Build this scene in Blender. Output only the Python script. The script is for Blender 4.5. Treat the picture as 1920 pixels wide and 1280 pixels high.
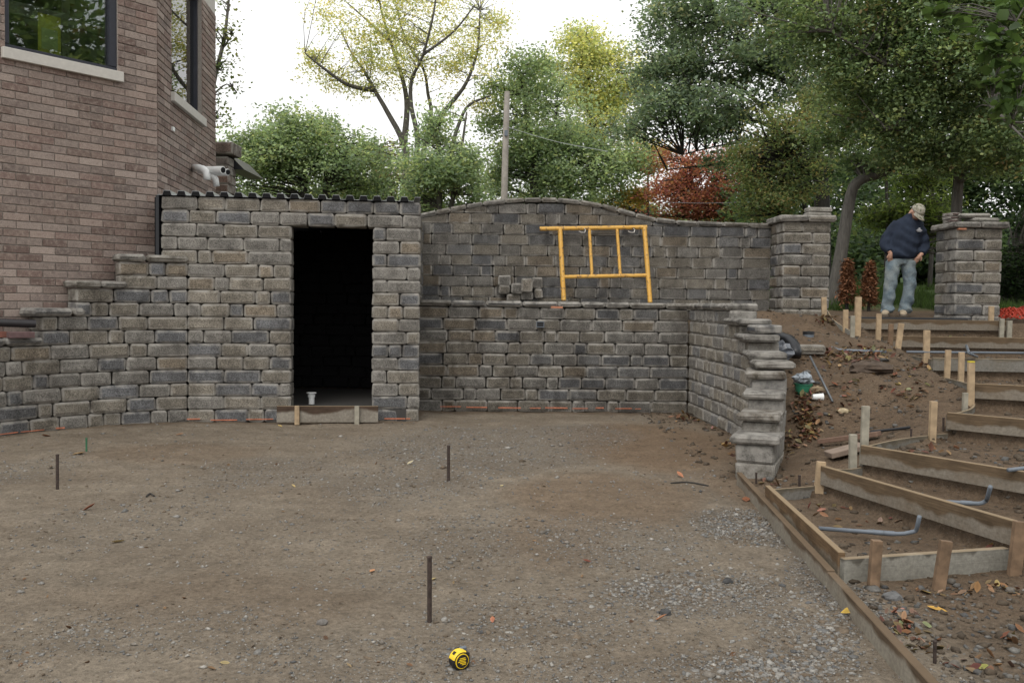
import bpy, math, random
import numpy as np
from mathutils import Matrix, Vector
R = math.radians
for o in list(bpy.data.objects): bpy.data.objects.remove(o)
scene = bpy.context.scene
col = scene.collection
# ------------------------------------------------------------------ camera
F, CX, CY, CH = 1700.0, 960.0, 640.0, 1.38          # focal length in photo pixels, centre, height above patio
PITCH, ROLL = math.atan(69 / F), 0.013
cd = bpy.data.cameras.new('camera'); cam = bpy.data.objects.new('camera', cd); col.objects.link(cam)
cd.sensor_width = 36; cd.lens = F / 1920 * 36; cd.clip_start = 0.05; cd.clip_end = 2000
cam.matrix_world = Matrix.Translation((0, 0, CH)) @ Matrix.Rotation(math.pi / 2 - PITCH, 4, 'X') @ Matrix.Rotation(ROLL, 4, 'Z')
scene.camera = cam
# ------------------------------------------------------------------ sky, sun, exposure
w = bpy.data.worlds.new('World'); scene.world = w; w.use_nodes = True
nt = w.node_tree; bg = nt.nodes['Background']
sky = nt.nodes.new('ShaderNodeTexSky'); sky.sky_type = 'NISHITA'; sky.sun_disc = False
SUN_EL, SUN_AZ = R(52), R(200)
sky.sun_elevation = SUN_EL; sky.sun_rotation = SUN_AZ; sky.dust_density = 6; sky.air_density = 1.2; sky.ozone_density = 1
hs = nt.nodes.new('ShaderNodeHueSaturation'); hs.inputs['Saturation'].default_value = 0.12
mx = nt.nodes.new('ShaderNodeMix'); mx.data_type = 'RGBA'; mx.inputs[0].default_value = 0.75
mx.inputs[7].default_value = (12.9, 12.9, 12.8, 1)       # even cloud layer
nt.links.new(sky.outputs[0], hs.inputs['Color']); nt.links.new(hs.outputs[0], mx.inputs[6])
nt.links.new(mx.outputs[2], bg.inputs['Color']); bg.inputs['Strength'].default_value = 0.10
sl = bpy.data.lights.new('sun', 'SUN'); sl.energy = 1.0; sl.angle = R(25); sl.color = (1, 0.95, 0.88)
so = bpy.data.objects.new('sun', sl); col.objects.link(so)
sdir = Vector((math.sin(SUN_AZ) * math.cos(SUN_EL), math.cos(SUN_AZ) * math.cos(SUN_EL), math.sin(SUN_EL)))
so.rotation_euler = sdir.to_track_quat('Z', 'Y').to_euler()
scene.render.engine = 'CYCLES'
vs = scene.view_settings; vs.view_transform = 'Standard'; vs.look = 'None'; vs.exposure = 0.28; vs.gamma = 1.0; vs.use_curve_mapping = False

# ------------------------------------------------------------------ surveying helpers: from photo measurements to metres on the site
cp, sp, cr, sr = math.cos(PITCH), math.sin(PITCH), math.cos(ROLL), math.sin(ROLL)
def ray(px, py):
    u, v = (px - CX) / F, (CY - py) / F
    u, v = u * cr - v * sr, u * sr + v * cr
    return (u, cp + v * sp, -sp + v * cp)
def D(px, py, Y):
    d = ray(px, py); t = Y / d[1]; return Vector((d[0] * t, Y, CH + d[2] * t))
def G(px, py, z=0.0):
    d = ray(px, py); t = (z - CH) / d[2]; return Vector((d[0] * t, d[1] * t, z))
# ------------------------------------------------------------------ noise
def _h(ix, iy, s):
    n = (ix.astype(np.int64) * 374761393 + iy.astype(np.int64) * 668265263 + s * 974711) & 0x7fffffff
    n = ((n ^ (n >> 13)) * 1274126177) & 0x7fffffff
    return ((n ^ (n >> 16)) & 0xffff) / 65535.0
def vnoise(x, y, s=0):
    x = np.asarray(x, float); y = np.asarray(y, float)
    ix, iy = np.floor(x), np.floor(y); fx, fy = x - ix, y - iy
    fx = fx * fx * (3 - 2 * fx); fy = fy * fy * (3 - 2 * fy)
    a, b, c, d = _h(ix, iy, s), _h(ix + 1, iy, s), _h(ix, iy + 1, s), _h(ix + 1, iy + 1, s)
    return a + (b - a) * fx + (c - a) * fy + (a - b - c + d) * fx * fy
def fbm(x, y, f, o=4, s=0):
    t = 0; a = .5; n = 0
    for k in range(o):
        t = t + a * vnoise(np.asarray(x) * f, np.asarray(y) * f, s + k * 7); n += a; a *= .5; f *= 2.07
    return t / n
def sstep(x, a, b):
    t = np.clip((x - a) / (b - a), 0, 1); return t * t * (3 - 2 * t)
# ------------------------------------------------------------------ object helpers
def tag(o, label=None, cat=None, group=None, kind=None):
    for k, v in (('label', label), ('category', cat), ('group', group), ('kind', kind)):
        if v: o[k] = v
    return o
def thing(name, label, cat, loc=(0, 0, 0), group=None, rz=0):
    o = bpy.data.objects.new(name, None); col.objects.link(o); o.location = loc; o.rotation_euler = (0, 0, rz)
    o.empty_display_size = 0.1
    return tag(o, label, cat, group)
def link(name, me, mat, parent=None, world=True):
    o = bpy.data.objects.new(name, me); col.objects.link(o)
    if mat is not None and not me.materials:
        for m in (mat if isinstance(mat, (list, tuple)) else [mat]): me.materials.append(m)
    if parent is not None:
        o.parent = parent
        if world:
            pm = Matrix.Identity(4); q = parent; ch = []
            while q is not None: ch.append(q); q = q.parent
            for q in reversed(ch): pm = pm @ q.matrix_parent_inverse @ q.matrix_basis
            o.matrix_parent_inverse = pm.inverted()
    return o
def rawmesh(name, V, Fc, smooth=False, cols=None, mats=None):
    me = bpy.data.meshes.new(name)
    V = np.asarray(V, np.float32)
    if isinstance(Fc, np.ndarray):
        n, k = Fc.shape
        me.vertices.add(len(V)); me.vertices.foreach_set('co', V.ravel())
        me.loops.add(n * k); me.loops.foreach_set('vertex_index', Fc.ravel().astype(np.int32))
        me.polygons.add(n); me.polygons.foreach_set('loop_start', np.arange(0, n * k, k, dtype=np.int32))
        me.polygons.foreach_set('loop_total', np.full(n, k, np.int32))
        me.update(calc_edges=True)
    else:
        me.from_pydata([tuple(map(float, v)) for v in V], [], Fc)
    if mats is not None: me.polygons.foreach_set('material_index', np.asarray(mats, np.int32))
    if smooth: me.polygons.foreach_set('use_smooth', np.ones(len(me.polygons), bool))
    if cols is not None:
        a = me.color_attributes.new('Col', 'FLOAT_COLOR', 'POINT')
        c = np.ones((len(V), 4), np.float32); c[:, :np.asarray(cols).shape[1]] = cols
        a.data.foreach_set('color', c.ravel())
    me.update()
    return me
class MB:
    def __init__(s): s.v = []; s.f = []; s.m = []; s.mi = 0
    def add(s, vs_, fs):
        b = len(s.v); s.v += [tuple(v) for v in vs_]; s.f += [[i + b for i in f] for f in fs]; s.m += [s.mi] * len(fs); return s
    def box(s, c, size, M=None, bev=0.0):
        x, y, z = (d / 2 for d in size)
        if bev <= 0:
            vs_ = [Vector((a * x, b * y, e * z)) for e in (-1, 1) for b in (-1, 1) for a in (-1, 1)]
            fs = [[0, 2, 3, 1], [4, 5, 7, 6], [0, 1, 5, 4], [2, 6, 7, 3], [0, 4, 6, 2], [1, 3, 7, 5]]
        else: vs_, fs = bevbox(size, bev)
        c = Vector(c)
        vs_ = [(M @ Vector(v) if M is not None else Vector(v)) + c for v in vs_]
        return s.add(vs_, fs)
    def beam(s, a, b, wdt, hgt, up=(0, 0, 1), bev=0.0):     # box along a->b
        a, b = Vector(a), Vector(b); t = (b - a); L = t.length; t.normalize(); upv = Vector(up)
        sd = t.cross(upv).normalized(); u = sd.cross(t)
        M = Matrix((t, sd, u)).transposed()
        return s.box((a + b) / 2, (L, wdt, hgt), M, bev)
    def tube(s, pts, rad, n=8, caps=True):
        pts = [Vector(p) for p in pts]
        if not isinstance(rad, (list, tuple, np.ndarray)): rad = [rad] * len(pts)
        rings = []; ref = None
        for i, p in enumerate(pts):
            t = (pts[min(i + 1, len(pts) - 1)] - pts[max(i - 1, 0)]).normalized()
            if ref is None: ref = Vector((0, 0, 1)) if abs(t.z) < .9 else Vector((1, 0, 0))
            a = (ref - t * ref.dot(t)).normalized(); ref = a; b = t.cross(a)
            rings.append([p + (a * math.cos(q) + b * math.sin(q)) * rad[i] for q in [2 * math.pi * k / n for k in range(n)]])
        return s.loft(rings, caps)
    def loft(s, rings, caps=True):
        n = len(rings[0]); vs_ = [v for r in rings for v in r]; fs = []
        for i in range(len(rings) - 1):
            for k in range(n):
                fs.append([i * n + k, i * n + (k + 1) % n, (i + 1) * n + (k + 1) % n, (i + 1) * n + k])
        if caps: fs.append(list(range(n))[::-1]); fs.append([(len(rings) - 1) * n + k for k in range(n)])
        return s.add(vs_, fs)
    def lathe(s, prof, c=(0, 0, 0), n=16, M=None):
        rings = [[(M @ Vector((r * math.cos(q), r * math.sin(q), z)) if M is not None else Vector((r * math.cos(q), r * math.sin(q), z))) + Vector(c)
                  for q in [2 * math.pi * k / n for k in range(n)]] for r, z in prof]
        return s.loft(rings)
    def ell(s, c, r, n=12, m=8, M=None):
        rings = []
        for i in range(m + 1):
            th = math.pi * (i + .02) / (m + .04); rr = math.sin(th); z = -math.cos(th)
            ring = [Vector((r[0] * rr * math.cos(q), r[1] * rr * math.sin(q), r[2] * z)) for q in [2 * math.pi * k / n for k in range(n)]]
            rings.append([(M @ v if M is not None else v) + Vector(c) for v in ring])
        return s.loft(rings)
    def build(s, name, mat, parent=None, smooth=False, angle=None):
        me = rawmesh(name, s.v, s.f, smooth, mats=s.m if max(s.m, default=0) else None)
        if angle is not None:
            me.polygons.foreach_set('use_smooth', np.ones(len(me.polygons), bool)); me.set_sharp_from_angle(angle=R(angle))
        return link(name, me, mat, parent)
def bevbox(size, b):
    h = [d / 2 for d in size]; vs_ = []; idx = {}
    for sx in (-1, 1):
        for sy in (-1, 1):
            for sz in (-1, 1):
                s3 = (sx, sy, sz)
                for ax in range(3):
                    idx[s3 + (ax,)] = len(vs_)
                    vs_.append(tuple(s3[k] * (h[k] if k == ax else h[k] - b) for k in range(3)))
    fs = []
    for ax in range(3):
        o1, o2 = (ax + 1) % 3, (ax + 2) % 3
        for sg in (-1, 1):
            q = []
            for a, c in ((-1, -1), (1, -1), (1, 1), (-1, 1)):
                s3 = [0, 0, 0]; s3[ax] = sg; s3[o1] = a; s3[o2] = c; q.append(idx[tuple(s3) + (ax,)])
            fs.append(q if sg > 0 else q[::-1])
    for ax in range(3):                                     # edges running along ax
        o1, o2 = (ax + 1) % 3, (ax + 2) % 3
        for a in (-1, 1):
            for c in (-1, 1):
                def g(sx, f):
                    s3 = [0, 0, 0]; s3[ax] = sx; s3[o1] = a; s3[o2] = c; return idx[tuple(s3) + (f,)]
                q = [g(-1, o1), g(1, o1), g(1, o2), g(-1, o2)]
                fs.append(q if a * c < 0 else q[::-1])
    for sx in (-1, 1):
        for sy in (-1, 1):
            for sz in (-1, 1):
                t = [idx[(sx, sy, sz, k)] for k in range(3)]
                fs.append(t if sx * sy * sz > 0 else t[::-1])
    return vs_, fs
# ------------------------------------------------------------------ materials
def mat_new(name):
    m = bpy.data.materials.new(name); m.use_nodes = True
    return m, m.node_tree, m.node_tree.nodes['Principled BSDF']
def nnode(t, typ, **kw):
    n = t.nodes.new(typ)
    for k, v in kw.items(): setattr(n, k, v)
    return n
def noise(t, vec, scale, detail=4, rough=.55):
    n = nnode(t, 'ShaderNodeTexNoise'); n.inputs['Scale'].default_value = scale; n.inputs['Detail'].default_value = detail
    n.inputs['Roughness'].default_value = rough
    if vec is not None: t.links.new(vec, n.inputs['Vector'])
    return n.outputs['Fac']
def ramp(t, fac, stops):
    r = nnode(t, 'ShaderNodeValToRGB'); e = r.color_ramp.elements
    while len(e) < len(stops): e.new(.5)
    for k, (p, c) in enumerate(stops): e[k].position = p; e[k].color = (c, c, c, 1) if isinstance(c, (int, float)) else tuple(c) + (1,)
    t.links.new(fac, r.inputs[0]); return r.outputs[0]
def mixc(t, fac, a, b, mode='MIX'):
    m = nnode(t, 'ShaderNodeMix', data_type='RGBA', blend_type=mode)
    for i, v in ((0, fac), (6, a), (7, b)):
        if hasattr(v, 'is_linked'): t.links.new(v, m.inputs[i])
        elif i == 0: m.inputs[0].default_value = v
        else: m.inputs[i].default_value = tuple(v) + (1,) if len(v) == 3 else v
    return m.outputs[2]
def mth(t, op, a, b=0.0, clamp=False):
    m = nnode(t, 'ShaderNodeMath', operation=op, use_clamp=clamp)
    for i, v in ((0, a), (1, b)):
        if hasattr(v, 'is_linked'): t.links.new(v, m.inputs[i])
        else: m.inputs[i].default_value = v
    return m.outputs[0]
def bump(t, b, h, strength=.4, dist=.01, nrm=None):
    n = nnode(t, 'ShaderNodeBump'); n.inputs['Strength'].default_value = strength; n.inputs['Distance'].default_value = dist
    t.links.new(h, n.inputs['Height']); t.links.new(n.outputs[0], b.inputs['Normal']); return n
def objvec(t, rnd=True):
    tc = nnode(t, 'ShaderNodeTexCoord'); v = tc.outputs['Object']
    if not rnd: return v
    oi = nnode(t, 'ShaderNodeObjectInfo'); a = nnode(t, 'ShaderNodeVectorMath', operation='MULTIPLY_ADD')
    t.links.new(oi.outputs['Random'], a.inputs[0]); a.inputs[1].default_value = (37, 91, 53); t.links.new(v, a.inputs[2])
    return a.outputs[0]
def simple(name, c, rough=.6, metal=0, var=.12, scale=20, spec=.4, bmp=0.0):
    m, t, b = mat_new(name); v = objvec(t)
    f = noise(t, v, scale)
    cc = mixc(t, ramp(t, f, [(.3, 0.0), (.7, 1.0)]), tuple(x * (1 - var) for x in c), tuple(min(1, x * (1 + var)) for x in c))
    t.links.new(cc, b.inputs['Base Color']); b.inputs['Roughness'].default_value = rough; b.inputs['Metallic'].default_value = metal
    b.inputs['Specular IOR Level'].default_value = spec
    if bmp: bump(t, b, f, bmp, .01)
    return m
def mat_stone(name, stain=0.0):
    m, t, b = mat_new(name); v = objvec(t)
    oi = nnode(t, 'ShaderNodeObjectInfo')
    n1 = noise(t, v, 9, 5, .6); n2 = noise(t, v, 75, 4, .7); n3 = noise(t, v, 190, 2, .6)
    vc = nnode(t, 'ShaderNodeVertexColor', layer_name='Col')
    sep = nnode(t, 'ShaderNodeSeparateColor'); t.links.new(vc.outputs[0], sep.inputs[0])
    c = mixc(t, 1.0, oi.outputs['Color'], ramp(t, n1, [(.25, .62), (.75, 1.3)]), 'MULTIPLY')
    c = mixc(t, 1.0, c, ramp(t, n2, [(.34, .42), (.52, 1.0), (.70, 1.6)]), 'MULTIPLY')
    wear = mth(t, 'MULTIPLY', sep.outputs[0], ramp(t, n1, [(.35, .05), (.62, .95)]))
    c = mixc(t, wear, c, (.285, .27, .245))
    if stain:
        g = nnode(t, 'ShaderNodeNewGeometry'); mp = nnode(t, 'ShaderNodeMapping'); mp.inputs['Scale'].default_value = (1.6, 1.6, .4)
        t.links.new(g.outputs['Position'], mp.inputs[0]); s_ = noise(t, mp.outputs[0], 2.2, 4, .6)
        c = mixc(t, mth(t, 'MULTIPLY', ramp(t, s_, [(.46, 0.0), (.66, 1.0)]), stain), c, mixc(t, 1.0, c, (.36, .33, .31), 'MULTIPLY'))
    t.links.new(c, b.inputs['Base Color']); b.inputs['Roughness'].default_value = .88; b.inputs['Specular IOR Level'].default_value = .25
    h = mth(t, 'ADD', mth(t, 'MULTIPLY', n2, .8), mth(t, 'MULTIPLY', n3, .4))
    bump(t, b, h, .7, .012)
    return m
def mat_brick():
    m, t, b = mat_new('house_brick'); v = objvec(t); oi = nnode(t, 'ShaderNodeObjectInfo')
    g = nnode(t, 'ShaderNodeNewGeometry')
    n1 = noise(t, g.outputs['Position'], 26, 6, .72); n2 = noise(t, g.outputs['Position'], 90, 3, .7)
    vc = nnode(t, 'ShaderNodeVertexColor', layer_name='Col')
    c = vc.outputs[0]
    c = mixc(t, ramp(t, n1, [(.47, 0.0), (.66, .7)]), c, (.34, .275, .235))
    c = mixc(t, ramp(t, n1, [(.30, .7), (.43, 0.0)]), c, (.115, .072, .06))
    c = mixc(t, 1.0, c, ramp(t, n2, [(.3, .7), (.7, 1.25)]), 'MULTIPLY')
    t.links.new(c, b.inputs['Base Color']); b.inputs['Roughness'].default_value = .85; b.inputs['Specular IOR Level'].default_value = .25
    bump(t, b, n2, .5, .008); return m
def mat_board(name, wood, conc=(.30, .28, .25), line=.5, conc_amt=1.0, scal=7, edgec=(.27, .205, .13)):
    # weathered form board: bare wood above, dried cement below a ragged line (generated Z)
    m, t, b = mat_new(name); tc = nnode(t, 'ShaderNodeTexCoord'); v = objvec(t)
    sx = nnode(t, 'ShaderNodeSeparateXYZ'); t.links.new(tc.outputs['Generated'], sx.inputs[0])
    mp = nnode(t, 'ShaderNodeMapping'); mp.inputs['Scale'].default_value = (1, 1, .15); t.links.new(v, mp.inputs[0])
    n1 = noise(t, mp.outputs[0], scal, 3, .5)
    gr = nnode(t, 'ShaderNodeMapping'); gr.inputs['Scale'].default_value = (3, 3, 60); t.links.new(v, gr.inputs[0])
    n2 = noise(t, gr.outputs[0], 2.0, 5, .6); n3 = noise(t, v, 45, 4, .65); n4 = noise(t, v, 6, 3)
    wd = mixc(t, ramp(t, n2, [(.3, 0.0), (.7, 1.0)]), tuple(x * .6 for x in wood), tuple(x * 1.25 for x in wood))
    wd = mixc(t, ramp(t, n4, [(.45, 0.0), (.7, .6)]), wd, tuple(x * .45 for x in wood))
    cc = mixc(t, ramp(t, n3, [(.3, 0.0), (.7, 1.0)]), tuple(x * .7 for x in conc), tuple(x * 1.15 for x in conc))
    lim = mth(t, 'ADD', sx.outputs[2], mth(t, 'MULTIPLY', mth(t, 'SUBTRACT', n1, .5), 1.0))
    fac = mth(t, 'MULTIPLY', ramp(t, lim, [(line - .05, conc_amt), (line + .10, 0.0)]), ramp(t, noise(t, v, 3.0, 4, .6), [(.3, .45), (.6, .95)]))
    g = nnode(t, 'ShaderNodeNewGeometry'); sn = nnode(t, 'ShaderNodeSeparateXYZ'); t.links.new(g.outputs['True Normal'], sn.inputs[0])
    edge = ramp(t, sn.outputs[2], [(.5, 0.0), (.8, .75)])
    t.links.new(mixc(t, edge, mixc(t, fac, wd, cc), edgec), b.inputs['Base Color']); b.inputs['Roughness'].default_value = .85
    b.inputs['Specular IOR Level'].default_value = .2
    bump(t, b, mth(t, 'ADD', n2, n3), .35, .006); return m
def mat_leaf(name, trans=.35, rough=.55):
    m, t, b = mat_new(name); vc = nnode(t, 'ShaderNodeVertexColor', layer_name='Col')
    t.links.new(vc.outputs[0], b.inputs['Base Color']); b.inputs['Roughness'].default_value = rough; b.inputs['Specular IOR Level'].default_value = .3
    tr = nnode(t, 'ShaderNodeBsdfTranslucent'); t.links.new(mixc(t, 1.0, vc.outputs[0], (1.3, 1.3, .85) if trans > .1 else (1, .9, .7), 'MULTIPLY'), tr.inputs[0])
    ms = nnode(t, 'ShaderNodeMixShader'); ms.inputs[0].default_value = trans
    t.links.new(b.outputs[0], ms.inputs[1]); t.links.new(tr.outputs[0], ms.inputs[2])
    t.links.new(ms.outputs[0], t.nodes['Material Output'].inputs[0]); return m
def mat_vcol(name, rough=.9, bscale=60, bstr=.5):
    m, t, b = mat_new(name); vc = nnode(t, 'ShaderNodeVertexColor', layer_name='Col'); v = objvec(t, False)
    n = noise(t, v, bscale, 4, .65)
    t.links.new(mixc(t, 1.0, vc.outputs[0], ramp(t, n, [(.3, .7), (.7, 1.25)]), 'MULTIPLY'), b.inputs['Base Color'])
    b.inputs['Roughness'].default_value = rough; b.inputs['Specular IOR Level'].default_value = .25
    if bstr: bump(t, b, n, bstr, .01)
    return m
def mat_bark(name, c):
    m, t, b = mat_new(name); g = nnode(t, 'ShaderNodeNewGeometry')
    mp = nnode(t, 'ShaderNodeMapping'); mp.inputs['Scale'].default_value = (14, 14, 2.5); t.links.new(g.outputs['Position'], mp.inputs[0])
    n = noise(t, mp.outputs[0], 1.4, 5, .65)
    t.links.new(mixc(t, ramp(t, n, [(.3, 0.0), (.7, 1.0)]), tuple(x * .5 for x in c), tuple(x * 1.4 for x in c)), b.inputs['Base Color'])
    b.inputs['Roughness'].default_value = .9; bump(t, b, n, .8, .03); return m
def mat_ground():
    m, t, b = mat_new('damp_shaded_soil_and_gravel'); g = nnode(t, 'ShaderNodeNewGeometry'); P = g.outputs['Position']
    vc = nnode(t, 'ShaderNodeVertexColor', layer_name='Col'); sep = nnode(t, 'ShaderNodeSeparateColor'); t.links.new(vc.outputs[0], sep.inputs[0])
    n0 = noise(t, P, 1.1, 5, .6); n1 = noise(t, P, 7, 5, .65); n2 = noise(t, P, 38, 5, .7); n3 = noise(t, P, 130, 3, .7)
    soil = mixc(t, ramp(t, n0, [(.35, 0.0), (.65, 1.0)]), (.178, .142, .104), (.238, .198, .150))
    soil = mixc(t, sep.outputs[1], soil, (.172, .118, .074))
    soil = mixc(t, 1.0, soil, ramp(t, n1, [(.25, .72), (.75, 1.22)]), 'MULTIPLY')
    mr = nnode(t, 'ShaderNodeMapping'); mr.inputs['Rotation'].default_value = (0, 0, R(-62)); mr.inputs['Scale'].default_value = (.4, 4.0, 1); t.links.new(P, mr.inputs[0])
    trk = noise(t, mr.outputs[0], 1.0, 3, .55); soil = mixc(t, 1.0, soil, ramp(t, trk, [(.35, .90), (.6, 1.05)]), 'MULTIPLY')
    soil = mixc(t, vc.outputs[1], soil, mixc(t, 1.0, soil, (.64, .57, .51), 'MULTIPLY'))  # alpha: damp soil at walls, tree shade painted in on the right
    vo = nnode(t, 'ShaderNodeTexVoronoi'); vo.inputs['Scale'].default_value = 42; t.links.new(P, vo.inputs['Vector'])
    peb = mixc(t, ramp(t, vo.outputs['Distance'], [(.0, 1.0), (.55, 0.0)]), (.115, .10, .083), (.27, .252, .22))
    pm = mth(t, 'MULTIPLY', sep.outputs[0], ramp(t, n1, [(.35, .3), (.6, 1.0)]), True)
    c = mixc(t, pm, soil, peb)
    c = mixc(t, 1.0, c, ramp(t, n2, [(.3, .62), (.5, 1.0), (.72, 1.35)]), 'MULTIPLY')
    c = mixc(t, ramp(t, n3, [(.62, 0.0), (.70, .7)]), c, (.32, .295, .255))
    c = mixc(t, ramp(t, n3, [(.30, .75), (.40, 0.0)]), c, (.075, .06, .045))
    n5 = noise(t, P, 62, 3, .6); c = mixc(t, ramp(t, n5, [(.30, .8), (.38, 0.0)]), c, (.085, .068, .05))
    c = mixc(t, sep.outputs[2], c, (.055, .085, .025))
    t.links.new(c, b.inputs['Base Color']); b.inputs['Roughness'].default_value = .92; b.inputs['Specular IOR Level'].default_value = .2
    h = mth(t, 'ADD', mth(t, 'ADD', mth(t, 'MULTIPLY', n2, .7), mth(t, 'MULTIPLY', n3, .35)), mth(t, 'MULTIPLY', trk, .3))
    bump(t, b, h, 1.0, .028); return m
def mat_glass():
    m, t, b = mat_new('window_glass'); out = t.nodes['Material Output']
    gl = nnode(t, 'ShaderNodeBsdfGlossy'); gl.inputs['Roughness'].default_value = .01; gl.inputs[0].default_value = (1, 1, 1, 1)
    tr = nnode(t, 'ShaderNodeBsdfTransparent'); tr.inputs[0].default_value = (.72, .80, .78, 1)
    fr = nnode(t, 'ShaderNodeFresnel'); fr.inputs[0].default_value = 1.78
    ms = nnode(t, 'ShaderNodeMixShader'); t.links.new(mth(t, 'ADD', fr.outputs[0], .02, True), ms.inputs[0])
    t.links.new(tr.outputs[0], ms.inputs[1]); t.links.new(gl.outputs[0], ms.inputs[2]); t.links.new(ms.outputs[0], out.inputs[0]); return m
M = {}
M['stone_clean'] = mat_stone('tumbled_wall_stone_clean'); M['stone'] = mat_stone('tumbled_wall_stone', .45); M['stone_damp'] = mat_stone('tumbled_wall_stone_damp', .5)
M['brick'] = mat_brick(); M['mortar'] = simple('mortar', (.30, .27, .24), .95, bmp=.4, scale=60)
M['lime'] = simple('limestone_sill', (.50, .48, .44), .8, var=.06)
M['frame'] = simple('dark_window_frame', (.022, .024, .035), .4)
M['glass'] = mat_glass(); M['pvc'] = simple('white_pvc', (.72, .73, .72), .35, var=.04)
M['deck'] = simple('galvanised_deck', (.35, .36, .37), .35, .6, .1); M['black'] = simple('black_plastic', (.012, .013, .016), .4)
M['dark'] = simple('shade_black', (.014, .014, .015), .95, spec=.1)  # near black: shade of joints, flutes and store room put into the colour
M['orange_paint'] = simple('orange_marking_paint', (.45, .16, .09), .9, var=.3, scale=30)
M['yellow'] = None
M['ground'] = mat_ground(); M['leaf'] = mat_leaf('leaf', .6); M['leaf_near'] = mat_leaf('leaf_near', .4, .4)
M['litter'] = mat_leaf('dry_leaf', .04, .7); M['pebble'] = mat_vcol('gravel_stone', .85, 90, .4)
M['bark'] = mat_bark('grey_bark', (.10, .092, .08)); M['bark_dark'] = mat_bark('dark_bark', (.035, .031, .027)); M['bark_pale'] = mat_bark('pale_bark', (.15, .14, .12))
M['board'] = mat_board('form_board', (.125, .088, .054), conc=(.215, .19, .155), scal=4); M['board_old'] = mat_board('form_board_grey', (.14, .12, .09), line=.8, conc=(.19, .18, .16))
M['board_white'] = mat_board('form_board_limed', (.13, .12, .10), conc=(.27, .26, .225), line=.95, scal=9)
M['board_low'] = mat_board('edging_board', (.12, .085, .055), conc=(.27, .245, .20), line=.80, scal=3, edgec=(.125, .088, .055))
M['stake'] = simple('pine_stake', (.36, .265, .165), .8, var=.25, scale=14); M['stake_brown'] = simple('weathered_stake', (.165, .108, .066), .85, var=.4, scale=14)
M['stake_grey'] = simple('grey_stake', (.27, .25, .20), .85, var=.25, scale=14)
M['steel'] = simple('rusty_steel', (.055, .04, .034), .75, .3, .4, 60); M['conduit'] = simple('grey_conduit', (.125, .145, .17), .45, var=.08)
M['concrete'] = simple('concrete', (.25, .24, .225), .9, var=.2, scale=8)
print('P1 ok')
# ================================================================== terrain
WALL_FACE = [(11.75, 2.295), (10.8, 2.345), (9.9, 2.39), (9.2, 2.375), (8.5, 2.27), (7.8, 2.05), (7.2, 1.80)]   # (Y, X) of the curved return wall's face
FORM = [  # riser boards: left end, right end (X, Y), top z
    ('F2', (1.67, 4.50), (2.63, 4.75), .13), ('F3', (2.19, 6.35), (2.66, 4.72), .28), ('F4', (2.49, 6.39), (3.35, 4.97), .42),
    ('F5', (3.48, 7.20), (4.90, 5.78), .57), ('F6', (4.15, 8.10), (6.2, 6.95), .73), ('F7', (4.35, 9.36), (6.9, 9.18), .89),
    ('F8', (4.54, 11.1), (7.3, 10.92), 1.06), ('F9', (4.62, 12.1), (6.62, 12.1), 1.25)]
EY = [3.0, 4.5, 6.2, 6.35, 6.39, 7.2, 8.1, 9.36, 11.1, 12.1, 13]; EX = [1.7, 1.70, 1.72, 2.19, 2.49, 3.48, 4.15, 4.35, 4.54, 4.6, 4.6]
EZ = [0, 0, .05, .2, .30, .42, .60, .80, 1.02, 1.24, 1.3]
WY = [6.2, 7.2, 8.0, 8.5, 9.3, 10, 10.5, 12, 13]; WZ = [0, .02, .15, .30, .70, 1.05, 1.2, 1.28, 1.3]
def height(X, Y, fine=True):
    X = np.asarray(X, float); Y = np.asarray(Y, float)
    rough = (fbm(X, Y, .9, 3, 3) - .5) * .07 + ((fbm(X, Y, 5, 4, 11) - .5) * .045 if fine else 0) + ((fbm(X, Y, 22, 2, 21) - .5) * .012 if fine else 0)
    patio = rough * .75
    wf = np.interp(Y, [p[0] for p in WALL_FACE][::-1], [p[1] for p in WALL_FACE][::-1])
    xe = np.interp(Y, EY, EX); ze = np.interp(Y, EY, EZ); zw = np.interp(Y, WY, WZ); wr = wf + .28
    u = np.clip((X - wr) / np.maximum(xe - wr, .05), 0, 1)
    bumps = (fbm(X, Y, 1.9, 4, 31) - .5) * .22 * sstep(zw + ze, .0, .4)
    mound = zw + (ze - zw) * u + bumps * np.sin(np.pi * np.clip(u, 0, 1)) ** .5 + rough
    st = np.zeros_like(X); pz = 0.0
    for nme, a, b, z in FORM:
        dx, dy = b[0] - a[0], b[1] - a[1]; L = math.hypot(dx, dy); nx, ny = -dy / L, dx / L
        d = (X - a[0]) * nx + (Y - a[1]) * ny
        tz = z - .075; st = st + (tz - pz) * sstep(d, -.0, .09); pz = tz
    st = st + rough * .8
    r = sstep(X, 0, 1) * 0 + sstep(X - xe, -.08, .05)
    right = mound * (1 - r) + st * r
    on = np.where(Y > 7.15, sstep(X - wf, .06, .24), sstep(X - 1.72, -.02, .08))
    low = patio * (1 - on) + right * on
    ytr = np.where(X > -1.25, 12.0, 13.3); ytr = np.where(X > 2.7, 12.17, ytr); ytr = np.where(X < -3.9, 14.3, ytr)
    up = sstep(Y - ytr, -.06, .10)
    bank = 1.30 - .09 * sstep(X, 3.8, 4.5) * (1 - sstep(Y, 12.3, 13.6)) + rough * .5 + np.clip(Y - 13.6, 0, 60) * .045 + np.clip(Y - 15, 0, 12) * .05 * sstep(X, 3, 6)
    return low * (1 - up) + bank * up
HT = np.arange(2.5, 20, .03)
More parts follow.
